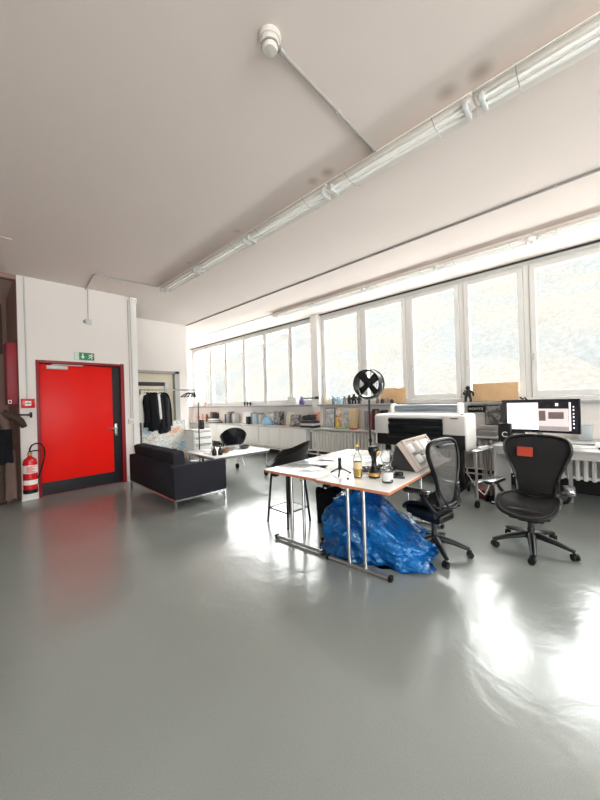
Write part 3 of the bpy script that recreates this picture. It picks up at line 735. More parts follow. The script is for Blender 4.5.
def flat(name, label, cat, m, x, y, z, w, d, h, rz=0, group=None):
    o = MB().box(-w / 2, w / 2, -d / 2, d / 2, 0, h, min(.003, h * .3)).build(name, m); o.location = (x, y, z); o.rotation_euler = (0, 0, rz)
    return tag(o, label, cat, group)
flat('magazine', 'pale grey magazine lying on the far left of the coffee table', 'magazine', 'grey_print', 3.25, 5.50, CT + .0005, .22, .30, .008, .4)
flat('magazine', 'white magazine lying on the coffee table under the small carton', 'magazine', 'paper', 3.10, 5.12, CT + .0005, .22, .30, .008, -.2)
o = MB().box(-.035, .035, -.035, .035, 0, .10, .002).prism([(-.035, -.035), (.035, -.035), (.035, .035), (-.035, .035)], .10, .102).build('carton', 'cream'); o.location = (3.12, 5.15, CT + .0085); tag(o, 'small cream carton standing on the coffee table', 'carton')
for x, y, lab in ((2.97, 4.88, 'left'), (3.06, 4.84, 'right')):
    o = MB().lathe([(0, 0), (.036, 0), (.04, .02), (.04, .12), (.016, .17), (.013, .23), (.016, .235), (0, .235)], 18).build('bottle', 'black_gloss')
    o.location = (x, y, CT); o.scale = (1, 1, .7)
    tag(o, 'dark bottle on the coffee table just over the sofa arm, %s one' % lab, 'bottle', 'dark bottles on the coffee table')

# ------------------------------------------------------------------ moulded shell chairs
def shell(parent, zs, m, w=.60, d=.54, hb=.40):
    def fn(u, v):
        th = 2 * PI * u; c, sn = math.cos(th), math.sin(th); q = .12 + .88 * v
        back = max(0, -sn); side = abs(c) ** 2
        rim = .015 + (hb - .02) * back ** 1.6 + hb * .48 * side * (1 if sn < .35 else max(0, 1 - (sn - .35) / .5))
        x = w / 2 * c * q ** .75; y = d / 2 * sn * q ** .75 - .05 * back * max(0, q - .5)
        return (x, y, zs + .03 * q * max(0, sn) * (1 - q) + rim * q ** 3.2 - .02 * max(0, sn) * q ** 4)
    return MB().sheet(fn, 48, 14, .010).prism([(w * .13 * math.cos(a * PI / 12), d * .13 * math.sin(a * PI / 12)) for a in range(24)], zs - .008, zs + .004).build('seat_shell', m, parent, angle=70)
t = thing('shell_chair', 'black moulded shell armchair behind the coffee table', 'chair', (4.22, 6.12, 0), R(-30))
shell(t, .42, 'black_gloss', .60, .54, .44)
for sx in (-1, 1):
    for sy in (-1, 1):
        MB().tube([(sx * .10, sy * .10 - .02, .40), (sx * .21, sy * .21 - .02, 0)], .009, 8).build('leg', 'steel', t)
MB().tube([(-.10, -.12, .40), (.10, -.12, .40), (.10, .08, .40), (-.10, .08, .40)], .010, 8, closed=True).build('seat_frame', 'steel', t)
t = thing('bar_stool', 'black moulded shell bar stool with thin black legs behind the left table corner', 'bar stool', (2.60, 2.70, 0), R(43))
shell(t, .66, 'black_rubber', .50, .50, .27)
def pol(rr, k, z_): return (rr * math.cos(PI / 2 * k), rr * math.sin(PI / 2 * k), z_)
for k in range(4):
    MB().tube([pol(.18, k, .645), pol(.245, k, .012)], .0125, 8).build('leg', 'black_plastic', t)
    MB().cyl(pol(.245, k, 0), pol(.245, k, .014), .012).build('glide', 'black_rubber', t)
MB().tube([pol(.228, k, .165) for k in range(4)], .008, 8, closed=True).build('footrest', 'black_plastic', t)
MB().tube([pol(.18, k, .642) for k in range(4)], .011, 8, closed=True).build('seat_frame', 'black_plastic', t)

# ------------------------------------------------------------------ the two folding tables
TZ = .727; TR = R(3.0)
def table(label, y):
    # local +X runs along the length away from the camera; origin at the middle of the short front edge
    t = thing('folding_table', label, 'table', (2.075, y, 0), TR, 'white folding tables pushed together')
    MB().box(0, 1.55, -.331, .331, TZ - .006, TZ, .001).build('laminate_top', 'laminate', t, smooth=False, label='white laminate top')
    MB().box(0, 1.55, -.331, .331, TZ - .028, TZ - .006, .003).build('tabletop', 'wood_edge', t, label='reddish wooden board edge')
    for x in (.14, 1.40):
        lg = MB().cyl((x, -.045, .03), (x, -.045, TZ - .05), .0145).cyl((x, .105, .03), (x, .105, TZ - .05), .0145)
        lg = lg.build('leg', 'chrome', t)
        MB().tube([(x, -.26, .022), (x, .32, .022)], .019, 10, rs=[(.021, .016)] * 2).build('foot_bar', 'steel', lg)
        for s in (-1, 1): MB().box(x - .024, x + .024, s * .29 + .03 - .014, s * .29 + .03 + .014, .002, .042, .006).build('foot_cap', 'black_rubber', lg)
        MB().box(x - .017, x + .017, -.26, .26, TZ - .062, TZ - .029, .004).build('head_rail', 'dark_grey', lg)
        MB().tube([(x + .01, .0, TZ - .10), (x + (.30 if x < .8 else -.30), .0, TZ - .035)], .006, 6).build('fold_brace', 'steel', lg)
    for x in (.06, .30): MB().box(x, x + .05, .24, .30, TZ - .075, TZ - .029, .004).build('hinge_block', 'black_plastic', t)
    return t
table('white-topped folding table farther from the camera, next to the bar stool', 2.135)
table('white-topped folding table nearer the camera, holding the bottles, over the blue bag', 1.468)

def on_table(x, y): return (x, y, TZ)
# printed sheets lying flat
for i, (x, y, w, d, rz, m, lab) in enumerate((
        (2.35, 2.20, .30, .42, .4, 'grey_print', 'grey print lying on the table, nearest its left corner'),
        (2.62, 2.28, .34, .26, .1, 'grey_print', 'grey print lying on the far table, second from the left corner'),
        (2.95, 2.22, .42, .30, .2, 'grey_print', 'wide grey print lying in the middle of the far table'),
        (3.35, 2.40, .34, .26, .0, 'grey_print', 'grey print near the far end of the far table'),
        (2.62, 1.93, .42, .30, -.3, 'paper', 'blank white sheet lying on the far table near the joint'),
        (3.10, 1.92, .40, .30, .35, 'grey_print', 'grey print lying behind the tall bottle'))):
    o = flat('printed_sheet' if m != 'paper' else 'paper_sheet', lab, 'paper', m, x, y, TZ + .0005, w, d, .0015, rz, 'sheets on the white tables')
# mini tripod
t = thing('mini_tripod', 'small black tabletop tripod near the front edge of the table', 'tripod', on_table(2.32, 1.735), R(10))
MB().cyl((0, 0, .055), (0, 0, .125), .013).cyl((0, 0, .125), (0, 0, .150), .017).build('stem', 'black_plastic', t)
MB().cyl((0, 0, .045), (0, 0, .075), .017).build('hub', 'black_plastic', t)
for k in range(3):
    a = R(80 + 120 * k)
    MB().tube([(0, 0, .06), (.045 * math.cos(a), .045 * math.sin(a), .04), (.105 * math.cos(a), .105 * math.sin(a), .006)], .007, 8).build('leg', 'black_plastic', t)
# glass bottle with yellow drink
t = thing('glass_bottle', 'clear glass bottle with a little yellow drink left in it', 'bottle', on_table(2.335, 1.555))
MB().lathe([(0, 0), (.034, 0), (.037, .006), (.037, .15), (.030, .18), (.014, .215), (.013, .265), (.015, .27), (.011, .272), (.011, .216), (.027, .178), (.034, .148), (.034, .01), (0, .008)], 28).build('bottle_glass', 'glass', t)
MB().lathe([(0, .011), (.033, .011), (.033, .072), (0, .072)], 24).build('drink', 'amber', t)
MB().lathe([(.0375, .075), (.038, .075), (.038, .135), (.0375, .135)], 24).build('paper_label', 'kraft', t)
MB().cyl((0, 0, .262), (0, 0, .280), .016).build('cap', 'yellow', t)
# black hourglass-shaped grinder with gold parts
t = thing('grinder', 'black waisted grinder with gold band and knob on the table', 'grinder', on_table(2.41, 1.44))
MB().lathe([(0, 0), (.046, 0), (.05, .01), (.048, .05), (.032, .075), (.022, .10), (.020, .15), (.026, .18), (.042, .20), (.047, .225), (.044, .25), (.0, .252)], 28).build('body', 'black_gloss', t)
MB().lathe([(.0495, .018), (.0515, .018), (.0515, .046), (.0487, .046)], 28).build('gold_band', 'gold', t)
MB().ball((.0, -.035, .212), .022, .018, .026).build('gold_knob', 'gold', t)
MB().box(-.05, .05, -.022, .022, .252, .268, .005).build('lever', 'black_plastic', t)
# clear carafe
t = thing('carafe', 'round clear glass carafe with a square-shouldered base at the near table corner', 'carafe', on_table(2.33, 1.275))
MB().lathe([(0, 0), (.042, 0), (.045, .006), (.045, .11), (.040, .125), (.026, .14), (.030, .15), (.046, .175), (.050, .205), (.044, .235), (.026, .255), (.022, .262), (.019, .26), (.040, .233), (.046, .205), (.042, .177), (.022, .146), (.037, .12), (.041, .108), (.041, .010), (0, .008)], 32).build('glass_body', 'glass', t)
MB().lathe([(.0455, .03), (.046, .03), (.046, .085), (.0455, .085)], 28).build('paper_label', 'pale_grey', t)
o = MB().box(-.06, .06, -.011, .011, 0, .018, .006).build('marker_pen', 'dark_grey'); o.location = on_table(2.50, 1.275); o.rotation_euler = (0, 0, R(-70)); tag(o, 'dark grey marker pen lying right of the carafe', 'pen')
o = MB().lathe([(0, 0), (.011, 0), (.011, .014), (0, .014)], 14).build('crown_cap', 'black_plastic'); o.location = on_table(2.22, 1.58); tag(o, 'small black bottle cap on the front table edge', 'cap')
# headphones-like cable tangles and camera bits in the middle of the table
def tangle(label, x, y, r, seed, th=.006, m='black_plastic'):
    q = random.Random(seed); pts = []
    for i in range(60):
        a = i * .62 + q.random() * .4; rr = r * (.45 + .55 * q.random())
        pts.append((rr * math.cos(a) * 1.4, rr * math.sin(a), th + .012 * (1 + math.sin(i * 1.7))))
    o = MB().tube(pts, th, 6).build('cable_coil', m); o.location = on_table(x, y); return tag(o, label, 'cable')
tangle('loose black cable lying behind the grinder', 2.72, 1.52, .11, 1)
tangle('thin dark cable coil lying between the bottle and the grinder', 2.56, 1.66, .09, 2, .004, 'dark_grey')
tangle('thick black cable heap beside the tilted tray', 2.95, 1.42, .12, 3, .008)
t = thing('camera', 'small black camera lying among the cables on the table', 'camera', on_table(3.14, 1.62), R(30))
MB().box(-.07, .07, -.03, .03, 0, .09, .01).build('camera_body', 'black_plastic', t)
MB().cyl((0, -.03, .045), (0, -.09, .045), .032, .035, 20).build('lens', 'black_gloss', t)
MB().box(-.025, .025, -.02, .02, .09, .108, .005).build('viewfinder', 'black_plastic', t)
t = thing('headphones', 'dark headphones lying on the table left of the tilted tray', 'headphones', on_table(2.62, 1.38), R(60))
MB().tube([(.08 * math.cos(a), .09 * math.sin(a), .012) for a in [PI * k / 12 for k in range(13)]], .008, 8).build('headband', 'black_plastic', t)
for s in (-1, 1): MB().lathe([(0, 0), (.034, 0), (.038, .012), (.034, .028), (0, .03)], 20, (s * .08, -.01, 0)).build('ear_cup', 'black_plastic', t)

# tilted moulded tray with white packing pieces
t = thing('packing_tray', 'tilted grey-brown packing tray full of white moulded pieces on the right of the table', 'packaging', (2.77, 1.19, TZ), R(3))
def tilt(): return MB().at(0, .045, .0, 0, R(54))
tilt().box(0, .62, .0, .30, .0, .045, .006).build('tray', 'pulp', t)
tilt().box(0, .62, .0, .022, .046, .07, .006).box(0, .022, .022, .30, .046, .07, .006).box(0, .62, .28, .30, .046, .07, .006).box(.598, .62, .022, .28, .046, .07, .006).box(.27, .29, .022, .28, .046, .062, .004).build('rim', 'pulp', t)
for k, (x0, y0, x1, y1, hh) in enumerate(((.05, .05, .12, .13, .05), (.04, .16, .11, .25, .04), (.14, .04, .25, .10, .055), (.15, .14, .23, .25, .06), (.33, .06, .56, .25, .03))):
    tilt().box(x0, x1, y0, y1, .046, .046 + hh, .02, 3).build('packing_piece', 'foam_white', t)
for k, (x, y) in enumerate(((.12, .115), (.19, .11), (.06, .14))):
    tilt().box(x, x + .05, y, y + .02, .046, .075, .004).build('dark_insert', 'mid_grey', t)
for k, (x, y) in enumerate(((.36, .09), (.44, .15), (.48, .20))):
    tilt().box(x, x + .07, y, y + .02, .0765, .084, .003).build('dark_insert', 'grey_blue', t)
k = MB(); V = [k.v((x, y, z_)) for x in (.02, .60) for y, z_ in ((.05, .003), (.30, .003), (.235, .225))]
for q in ((0, 2, 1), (3, 4, 5), (0, 1, 4, 3), (1, 2, 5, 4), (2, 0, 3, 5)): k.f([V[i] for i in q])
k.build('wedge_box', 'dark_grey', t, smooth=False)

# black bag and blue plastic bag under the tables
t = thing('tote_bag', 'open black tote bag standing under the table behind the blue bag', 'bag', (2.95, 2.34, 0), R(-48))
def tote(u, v):
    a = 2 * PI * u; w2, d2 = .185, .12; k = 4
    c, s_ = math.cos(a), math.sin(a); rr = (abs(c) ** k + abs(s_) ** k) ** (-1 / k)
    return (w2 * c * rr * (.92 + .08 * v), d2 * s_ * rr * (.9 + .1 * v), .345 * v + .018 * math.sin(6 * a) * v)
MB().sheet(tote, 48, 10, .008).build('bag_body', 'black_cloth', t, angle=60)
MB().box(-.165, .165, -.105, .105, .004, .03).build('bag_bottom', 'black_cloth', t)
for s in (-1, 1):
    MB().tube([(-.09, s * .118, .31), (-.085, s * .122, .37), (-.03, s * .11, .41), (.04, s * .11, .40), (.085, s * .122, .37), (.09, s * .118, .31)], .010, 8).build('handle', 'black_cloth', t)
k = MB(); bmesh.ops.create_icosphere(k.b, subdivisions=6, radius=1.0)
for v in k.b.verts:
    p = v.co.normalized(); a = math.atan2(p.y, p.x)
    q = Vector((p.x * 1.0, p.y * 1.0, max(p.z, -.25)))
    d2 = noise.noise(p * 1.7 + Vector((5, 0, 1))); d3 = abs(noise.noise(p * 2.8 + Vector((0, 7, 3)))); d4 = abs(noise.noise(p * 6.5 + Vector((2, 4, 9))))
    fold = abs(math.sin(5.5 * a + 2.2 * noise.noise(p * 1.9 + Vector((1, 8, 2))))) * (1 - abs(p.z)) ** .5
    s = 1.09 + .12 * d2 - .20 * d3 - .09 * d4 - .09 * fold
    n3 = (abs(p.x) ** 4 + abs(p.y) ** 4 + abs(p.z) ** 4) ** (-1 / 4)
    x, y, z = p.x * n3 * .48 * s, p.y * n3 * .36 * s, max(p.z, -.1) * n3
    g = x / .48
    hgt = .50 if g < -.25 else .50 - .36 * min(1, (g + .25) / 1.1) ** .8
    if g < -.25: hgt -= .04 * min(1, (-.25 - g) / .6)
    z = max(.004, z * hgt * (s * 1.0) + .03)
    skirt = max(0, .10 - z) / .10
    v.co = Vector((x * (1 + .06 * skirt), y * (1 + .06 * skirt), z if z > .006 else .004))
o = k.build('plastic_bag', 'blue_plastic_film', angle=28)
o.location = (2.68, 1.59, 0); o.rotation_euler = (0, 0, R(-76))
tag(o, 'big crumpled blue plastic bag lying under the white tables', 'plastic bag')

# ------------------------------------------------------------------ mesh office chairs
def back_outline(n=48):
    # closed outline of the backrest, x across, z up (0 at the bottom)
    L = [(.145, 0), (.16, .06), (.172, .14), (.19, .22), (.225, .30), (.258, .38), (.278, .44), (.276, .50), (.25, .545), (.20, .57), (.10, .583), (0, .586)]
    P = [(x, z) for x, z in L] + [(-x, z) for x, z in L[-2::-1]]
    return P
def smooth_closed(P, it=2):
    for _ in range(it):
        Q = []
        for i in range(len(P)):
            a, b = Vector(P[i]), Vector(P[(i + 1) % len(P)]); Q += [a * .75 + b * .25, a * .25 + b * .75]
        P = Q
    return P
def yback0(z, x): return -.235 - .07 * math.sin(PI * min(1, z / .6)) * .4 - .18 * (z / .6) ** 2 * .55 + .30 * x * x - .02
def mesh_chair(label, loc, rz, base_rz, meshmat, sc, upright=0.0):
    yback = lambda z, x: yback0(z, x) + upright * (.09 + .13 * (z / .6) ** 2)
    # faces local +Y; castors' ring turned by base_rz about the column
    t = thing('office_chair', label, 'office chair', loc, rz, 'black mesh office chairs'); t.scale = sc
    zb = .46
    P = [(x, yback(z, x), zb + z) for x, z in back_outline()]
    P = smooth_closed(P, 2)
    MB().tube([tuple(p) for p in P], .018, 10, closed=True, rs=[(.021, .016) if p[2] < zb + .28 else (.025, .017) for p in P]).build('back_frame', 'black_plastic', t)
    # mesh panel
    out = back_outline(); half = out[:12]
    def wx(z):
        for (xa, za), (xb, zb2) in zip(half, half[1:]):
            if za <= z <= zb2: return xa + (xb - xa) * (z - za) / max(1e-6, zb2 - za)
        return 0
    def pm(u, v):
        z = .006 + .574 * v; x = (u - .5) * 2 * max(.02, wx(z) - .004); return (x, yback(z, x) + .012 * (1 - (2 * u - 1) ** 2), zb + z)
    MB().sheet(pm, 16, 24, .003).build('back_mesh', meshmat, t, angle=80)
    MB().tube([(-.15, yback(.5, .15) - .02, zb + .535), (0, yback(.5, 0) - .03, zb + .545), (.15, yback(.5, .15) - .02, zb + .535)], .012, 8, rs=[(.02, .008)] * 3).build('top_bar', 'graphite', t)
    # lumbar bow and rear links
    LB = upright * .10
    MB().tube([(x, y + LB, zb + z_) for x, y, z_ in ((-.175, -.27, .20), (-.16, -.315, .10), (-.10, -.335, .02), (0, -.34, -.005), (.10, -.335, .02), (.16, -.315, .10), (.175, -.27, .20))], .010, 8).build('lumbar_bow', 'graphite', t)
    for s in (-1, 1): MB().tube([(s * .18, -.25 + LB, zb + .16), (s * .17, -.29 + LB, zb + .03), (s * .13, -.22 + LB, zb - .06), (s * .09, -.08, zb - .09)], .016, 8).build('back_link', 'graphite', t)
    # seat
    def seat_out():
        L = [(.16, -.20), (.20, -.14), (.232, -.02), (.238, .10), (.222, .18), (.18, .222), (.10, .236), (0, .24)]
        return L + [(-x, y) for x, y in L[-2::-1]]
    def zseat(x, y): return .455 + .55 * x * x - 1.1 * max(0, y - .10) ** 1.3 + .02 * max(0, -y)
    S = smooth_closed([(x, y, zseat(x, y)) for x, y in seat_out()], 2)
    MB().tube([tuple(p) for p in S], .02, 10, closed=True, rs=[(.018, .014)] * len(S)).build('seat_frame', 'black_plastic', t)
    LL = [(.16, -.20), (.20, -.14), (.232, -.02), (.238, .10), (.222, .18), (.18, .222), (.0, .24)]
    def sx(y):
        for (xa, ya_), (xb, yb_) in zip(LL, LL[1:]):
            if ya_ <= y <= yb_: return xa + (xb - xa) * (y - ya_) / (yb_ - ya_)
        return .02
    def ps(u, v):
        y = -.198 + .432 * v; x = (u - .5) * 2 * max(.03, sx(y) - .004); return (x, y, zseat(x, y) + .004 - .012 * (1 - (2 * u - 1) ** 2))
    MB().sheet(ps, 18, 18, .003).build('seat_mesh', 'chair_mesh', t, angle=80)
    # tilt housing
    MB().box(-.19, .19, -.14, .19, .355, .425, .02, 3).box(-.14, .14, -.17, .16, .315, .38, .02, 3).box(-.08, .08, -.11, .10, .285, .33, .015).build('tilt_housing', 'black_plastic', t)
    MB().cyl((.16, .05, .395), (.275, .05, .395), .008).box(.26, .31, .03, .075, .385, .405, .008).build('tilt_lever', 'black_plastic', t)
    # arms
    for s in (-1, 1):
        a = MB().tube([(s * .20, -.17, .43), (s * .262, -.16, .46), (s * .288, -.12, .52), (s * .29, -.06, .585)], .02, 10, rs=[(.028, .018), (.026, .016), (.024, .015), (.03, .018)]).build('armrest', 'black_plastic', t)
        MB().at(s * .29, -.01, .605, R(-8 * s)).box(-.048, .048, -.14, .13, -.018, .018, .017, 3).build('arm_pad', 'pad_black', a)
    # column and base
    MB().cyl((0, -.02, .14), (0, -.02, .32), .026).cyl((0, -.02, .09), (0, -.02, .20), .034, .030).build('gas_column', 'graphite', t)
    for k in range(5):
        a = base_rz - rz + k * 2 * PI / 5; ca, sa = math.cos(a), math.sin(a)
        P = [(.0, 0, .125), (.06, 0, .135), (.18, 0, .115), (.295, 0, .083), (.325, 0, .076)]
        lg = MB().at(0, -.02, 0, a).tube(P, .02, 10, rs=[(.040, .034), (.038, .032), (.031, .025), (.025, .018), (.021, .015)]).build('base_leg', 'black_plastic', t)
        b2 = a + .9 + k
        for s in (-1, 1):
            MB().at(.315 * ca, -.02 + .315 * sa, .029, b2).cyl((s * .009, .012, 0), (s * .025, .012, 0), .029, n=18).build('castor_wheel', 'black_rubber', lg)
        MB().at(.315 * ca, -.02 + .315 * sa, .029, b2).box(-.008, .008, -.015, .03, .0, .04, .005).build('castor_fork', 'black_plastic', lg)
    return t
c1 = mesh_chair('black mesh office chair pushed under the white table, its back to the camera', (2.91, 1.16, 0), R(80 - 90), R(2), 'chair_mesh_pale', (.82, .88, .98), 1.0)
c2 = mesh_chair('black mesh office chair in front of the monitor, turned to face the camera', (3.51, .515, 0), R(177 - 90), R(48), 'chair_mesh', (.95, 1.06, .945))
MB().at(.085, -.262, .885, 0, R(8)).box(-.068, .068, .0, .004, -.048, .048).build('tag_label', 'tag_red', c2, label='red label on the backrest')

# ------------------------------------------------------------------ drum fan on pole
t = thing('drum_fan', 'black drum fan on a pole stand in front of the windows', 'fan', (4.2, 2.56, 0), R(-84))
# local -Y is the front
MB().lathe([(0, 0), (.20, 0), (.20, .02), (.03, .045), (0, .045)], 28).build('stand_base', 'black_plastic', t)
MB().cyl((0, 0, .04), (0, 0, 1.38), .016).cyl((0, 0, .75), (0, 0, .80), .026).build('pole', 'black_plastic', t)
MB().tube([(-.215, 0, 1.62), (-.215, 0, 1.52), (-.15, 0, 1.43), (0, 0, 1.39), (.15, 0, 1.43), (.215, 0, 1.52), (.215, 0, 1.62)], .010, 8).build('yoke', 'steel', t)
CZ = 1.62
def fan_mb(): return MB().at(0, 0, CZ, 0, R(90 + 3))
fan_mb().lathe([(.198, -.085), (.205, -.085), (.205, .085), (.198, .085), (.198, -.085)], 40).build('drum', 'black_plastic', t)
for zz in (-.085, .085):
    P = [(.205 * math.cos(2 * PI * i / 40), .205 * math.sin(2 * PI * i / 40), zz) for i in range(40)]
    fan_mb().tube(P, .011, 8, closed=True).build('rim', 'black_plastic', t)
g = fan_mb()
for zz in (-.088, .088):
    for rr in (.06, .095, .13, .165):
        g.tube([(rr * math.cos(2 * PI * i / 32), rr * math.sin(2 * PI * i / 32), zz) for i in range(32)], .0018, 4, closed=True)
    for i in range(12):
        a = 2 * PI * i / 12; g.tube([(.03 * math.cos(a), .03 * math.sin(a), zz), (.2 * math.cos(a), .2 * math.sin(a), zz)], .0018, 4)
g.build('grille', 'dark_grey', t)
for k in range(4):
    a0 = R(38) + k * PI / 2
    def blade(u, v, a0=a0):
        q = .02 + .168 * u; o_ = (v - .5) * (.085 + .03 * u); c_, s_ = math.cos(a0), math.sin(a0)
        return (q * c_ - o_ * s_, q * s_ + o_ * c_, .022 * (v - .5) * 2)
    fan_mb().sheet(blade, 8, 6, .006).build('blade', 'black_plastic', t)
fan_mb().lathe([(0, -.06), (.04, -.055), (.045, .05), (0, .06)], 20).build('hub', 'black_plastic', t)

# ------------------------------------------------------------------ large-format printer
t = thing('plotter', 'wide white and black large-format printer on black legs by the windows', 'printer', (4.62, 2.05, 0))
# local x: towards the windows, y along the wall
y0, y1 = -.69, .68
MB().box(.03, .44, y0 + .02, y1 - .02, .66, .86, .02).build('lower_body', 'black_plastic', t)
def cover(u, v):
    a = v; y = y0 + .012 + (y1 - y0 - .024) * u
    P = [(.025, .90), (.02, 1.06), (.035, 1.10), (.09, 1.128), (.20, 1.145), (.44, 1.15), (.46, 1.13), (.46, .88)]
    i = min(6, int(a * 7)); f_ = a * 7 - i
    return (P[i][0] + (P[i + 1][0] - P[i][0]) * f_, y, P[i][1] + (P[i + 1][1] - P[i][1]) * f_)
MB().prism([(.032, y0 + .01), (.46, y0 + .01), (.46, y1 - .01), (.032, y1 - .01)], .862, 1.075).build('print_core', 'black_gloss', t)
MB().box(.025, .47, y0, y1, 1.078, 1.145, .03, 3).build('top_cover', 'printer_white', t)
MB().box(0.0, .45, y0, y0 + .30, .858, 1.12, .02, 3).build('control_block', 'printer_grey', t)
MB().box(.03, .47, y0 - .006, y0 + .02, .65, 1.13, .015, 3).build('side_cover', 'printer_white', t)
MB().box(.03, .47, y1 - .02, y1 + .006, .66, 1.13, .015, 3).build('side_cover', 'printer_white', t)
MB().box(0.0, .45, y1 - .24, y1, .84, 1.12, .02, 3).build('ink_door', 'printer_grey', t)
MB().box(-.004, 0.002, y0 + .09, y0 + .19, 1.085, 1.10, .002).box(.04, .08, y0 + .03, y0 + .07, 1.145, 1.156, .003).build('control_panel', 'dark_grey', t)
MB().box(.0, .03, y0 + .30, y1 - .24, 1.03, 1.077, .01).build('window_lip', 'black_gloss', t)
MB().at(0, 0, .90, 0, 0, R(-10)).box(.0, .02, y0 + .305, y1 - .245, -.05, .09, .008).build('front_window', 'black_gloss', t)
MB().tube([(-.02, y0 + .32, .84), (-.05, y0 + .34, .80), (-.05, y1 - .26, .80), (-.02, y1 - .24, .84)], .012, 8).build('catch_bar', 'black_plastic', t)
MB().cyl((.36, y0 + .20, 1.225), (.36, y1 - .20, 1.225), .058, n=24).build('paper_roll', 'roll_blue', t)
for yy in (y0 + .13, y1 - .20): MB().box(.28, .45, yy, yy + .07, 1.14, 1.30, .03, 3).build('roll_holder', 'printer_white', t)
for yy in (y0 + .12, y1 - .12):
    lg = MB().box(.16, .26, yy - .025, yy + .025, .10, .66, .006).build('leg', 'black_plastic', t)
    MB().box(-.18, .52, yy - .022, yy + .022, .07, .115, .008).build('foot_bar', 'black_plastic', lg)
    for xx in (-.15, .48): MB().cyl((xx, yy - .012, .034), (xx, yy + .012, .034), .034, n=16).box(xx - .012, xx + .012, yy - .018, yy + .018, .055, .075, .004).build('castor', 'black_rubber', lg)
MB().box(.19, .23, y0 + .14, y1 - .14, .30, .36, .006).build('cross_bar', 'black_plastic', t)

# steel trolley right of the printer
t = thing('steel_trolley', 'narrow steel trolley squeezed between the printer and the desk', 'trolley', (4.40, 1.21, 0), R(-14))
MB().box(-.02, .62, -.045, .045, .685, .71, .004).build('top_shelf', 'steel', t)
MB().box(-.01, .61, -.040, .040, .30, .315, .003).build('lower_shelf', 'steel', t)
for xx in (0, .34):
    for yy in (-.03, .03):
        if yy > 0 and xx == 0: continue
        lg = MB().box(xx - .017, xx + .017, yy - .010, yy + .010, .09, .684, .002).build('leg', 'galvanised', t)
        MB().cyl((xx, yy - .013, .042), (xx, yy + .013, .042), .042, n=18).box(xx - .014, xx + .014, yy - .014, yy + .014, .05, .10, .003).build('castor', 'black_rubber', lg)
flat('paper_tray', 'small grey tray of pens on the steel trolley', 'tray', 'pale_grey', 4.62, 1.155, .7105, .22, .06, .03, R(-14))

# ------------------------------------------------------------------ desk with monitor
t = thing('desk', 'long grey desk under the monitor at the right', 'desk', (5.02, .12, 0))
MB().box(-.42, .42, -1.6, .93, .735, .765, .003).build('desktop', 'desk_grey', t)
MB().box(-.41, .40, .885, .915, 0, .734, .002).build('side_panel', 'desk_grey', t, smooth=False)
MB().box(-.41, .40, -1.59, -1.56, 0, .734, .002).build('side_panel', 'desk_grey', t, smooth=False)
MB().box(-.40, -.37, -1.55, .88, .66, .734, .002).build('front_rail', 'desk_grey', t, smooth=False)
for yy in (-.35, .2): MB().box(.30, .34, yy, yy + .04, 0, .734).build('leg', 'galvanised', t, smooth=False)
DT = .765
t = thing('monitor', 'ultrawide black monitor showing a white page and a photo of a room', 'monitor', (5.10, .62, DT), R(90))
# local -Y... screen faces world -X: local +Y -> world -X
def scr(u, v, off=0.0):
    x = (u - .5) * .80; return (-x, .05 * (2 * u - 1) ** 2 + off, .135 + .425 * v)
MB().sheet(lambda u, v: scr(u, v), 24, 2, .03).build('housing', 'black_plastic', t)
def region(u0, u1, v0, v1, off, m, nm):
    MB().sheet(lambda u, v: scr(u0 + (u1 - u0) * u, v0 + (v1 - v0) * v, off), 12, 2, .001).build(nm, m, t, label=None)
region(.02, .98, .04, .97, .003, 'screen_dark', 'screen')
region(.075, .49, .09, .90, .006, 'screen_white', 'screen_page')
region(.495, .87, .07, .72, .006, 'screen_pink', 'screen_photo')
region(.495, .87, .075, .20, .009, 'screen_floor', 'photo_floor')
region(.62, .81, .42, .62, .009, 'screen_window', 'photo_window')
region(.50, .585, .36, .66, .009, 'screen_window', 'photo_window')
region(.875, .895, .09, .90, .006, 'screen_white', 'scroll_bar')
region(.71, .745, .80, .88, .006, 'screen_white', 'screen_icon')
for k in range(7): region(.92, .935, .16 + k * .10, .19 + k * .10 + .02 * (k % 2), .006, 'screen_white', 'screen_icon')
MB().box(-.035, .035, -.06, -.025, .02, .30, .004).build('stand_neck', 'steel', t)
MB().box(-.14, .14, -.10, .10, 0, .018, .005).build('stand_foot', 'steel', t)
t = thing('desk_speaker', 'small black box speaker with a white letter C left of the monitor', 'speaker', (5.06, .985, DT), R(90))
MB().box(-.075, .075, -.07, .07, 0, .25, .008).build('cabinet', 'black_plastic', t)
text_mesh('C', .10, 'trim_label', 'logo', t, (.0, .0705, .10), (R(90), 0, R(180)))
t = thing('keyboard', 'flat white keyboard lying on the desk right of the monitor', 'keyboard', (4.90, .20, DT), R(90))
MB().box(-.21, .21, -.065, .065, 0, .014, .004).build('tray', 'white_paint', t)
kk = MB()
for r in range(4):
    for c in range(12): kk.box(-.195 + c * .0325, -.168 + c * .0325, -.055 + r * .028, -.032 + r * .028, .0141, .020)
kk.build('keys', 'pale_grey', t, smooth=False)
flat('paper_stack', 'stack of white papers at the right photo edge of the desk', 'paper', 'paper', 4.98, -.08, DT, .25, .32, .05, .1)
o = MB().ball((0, 0, .017), .030, .05, .017).build('computer_mouse', 'black_plastic'); o.location = (4.76, .02, DT + .0); tag(o, 'black computer mouse at the right end of the desk', 'mouse')
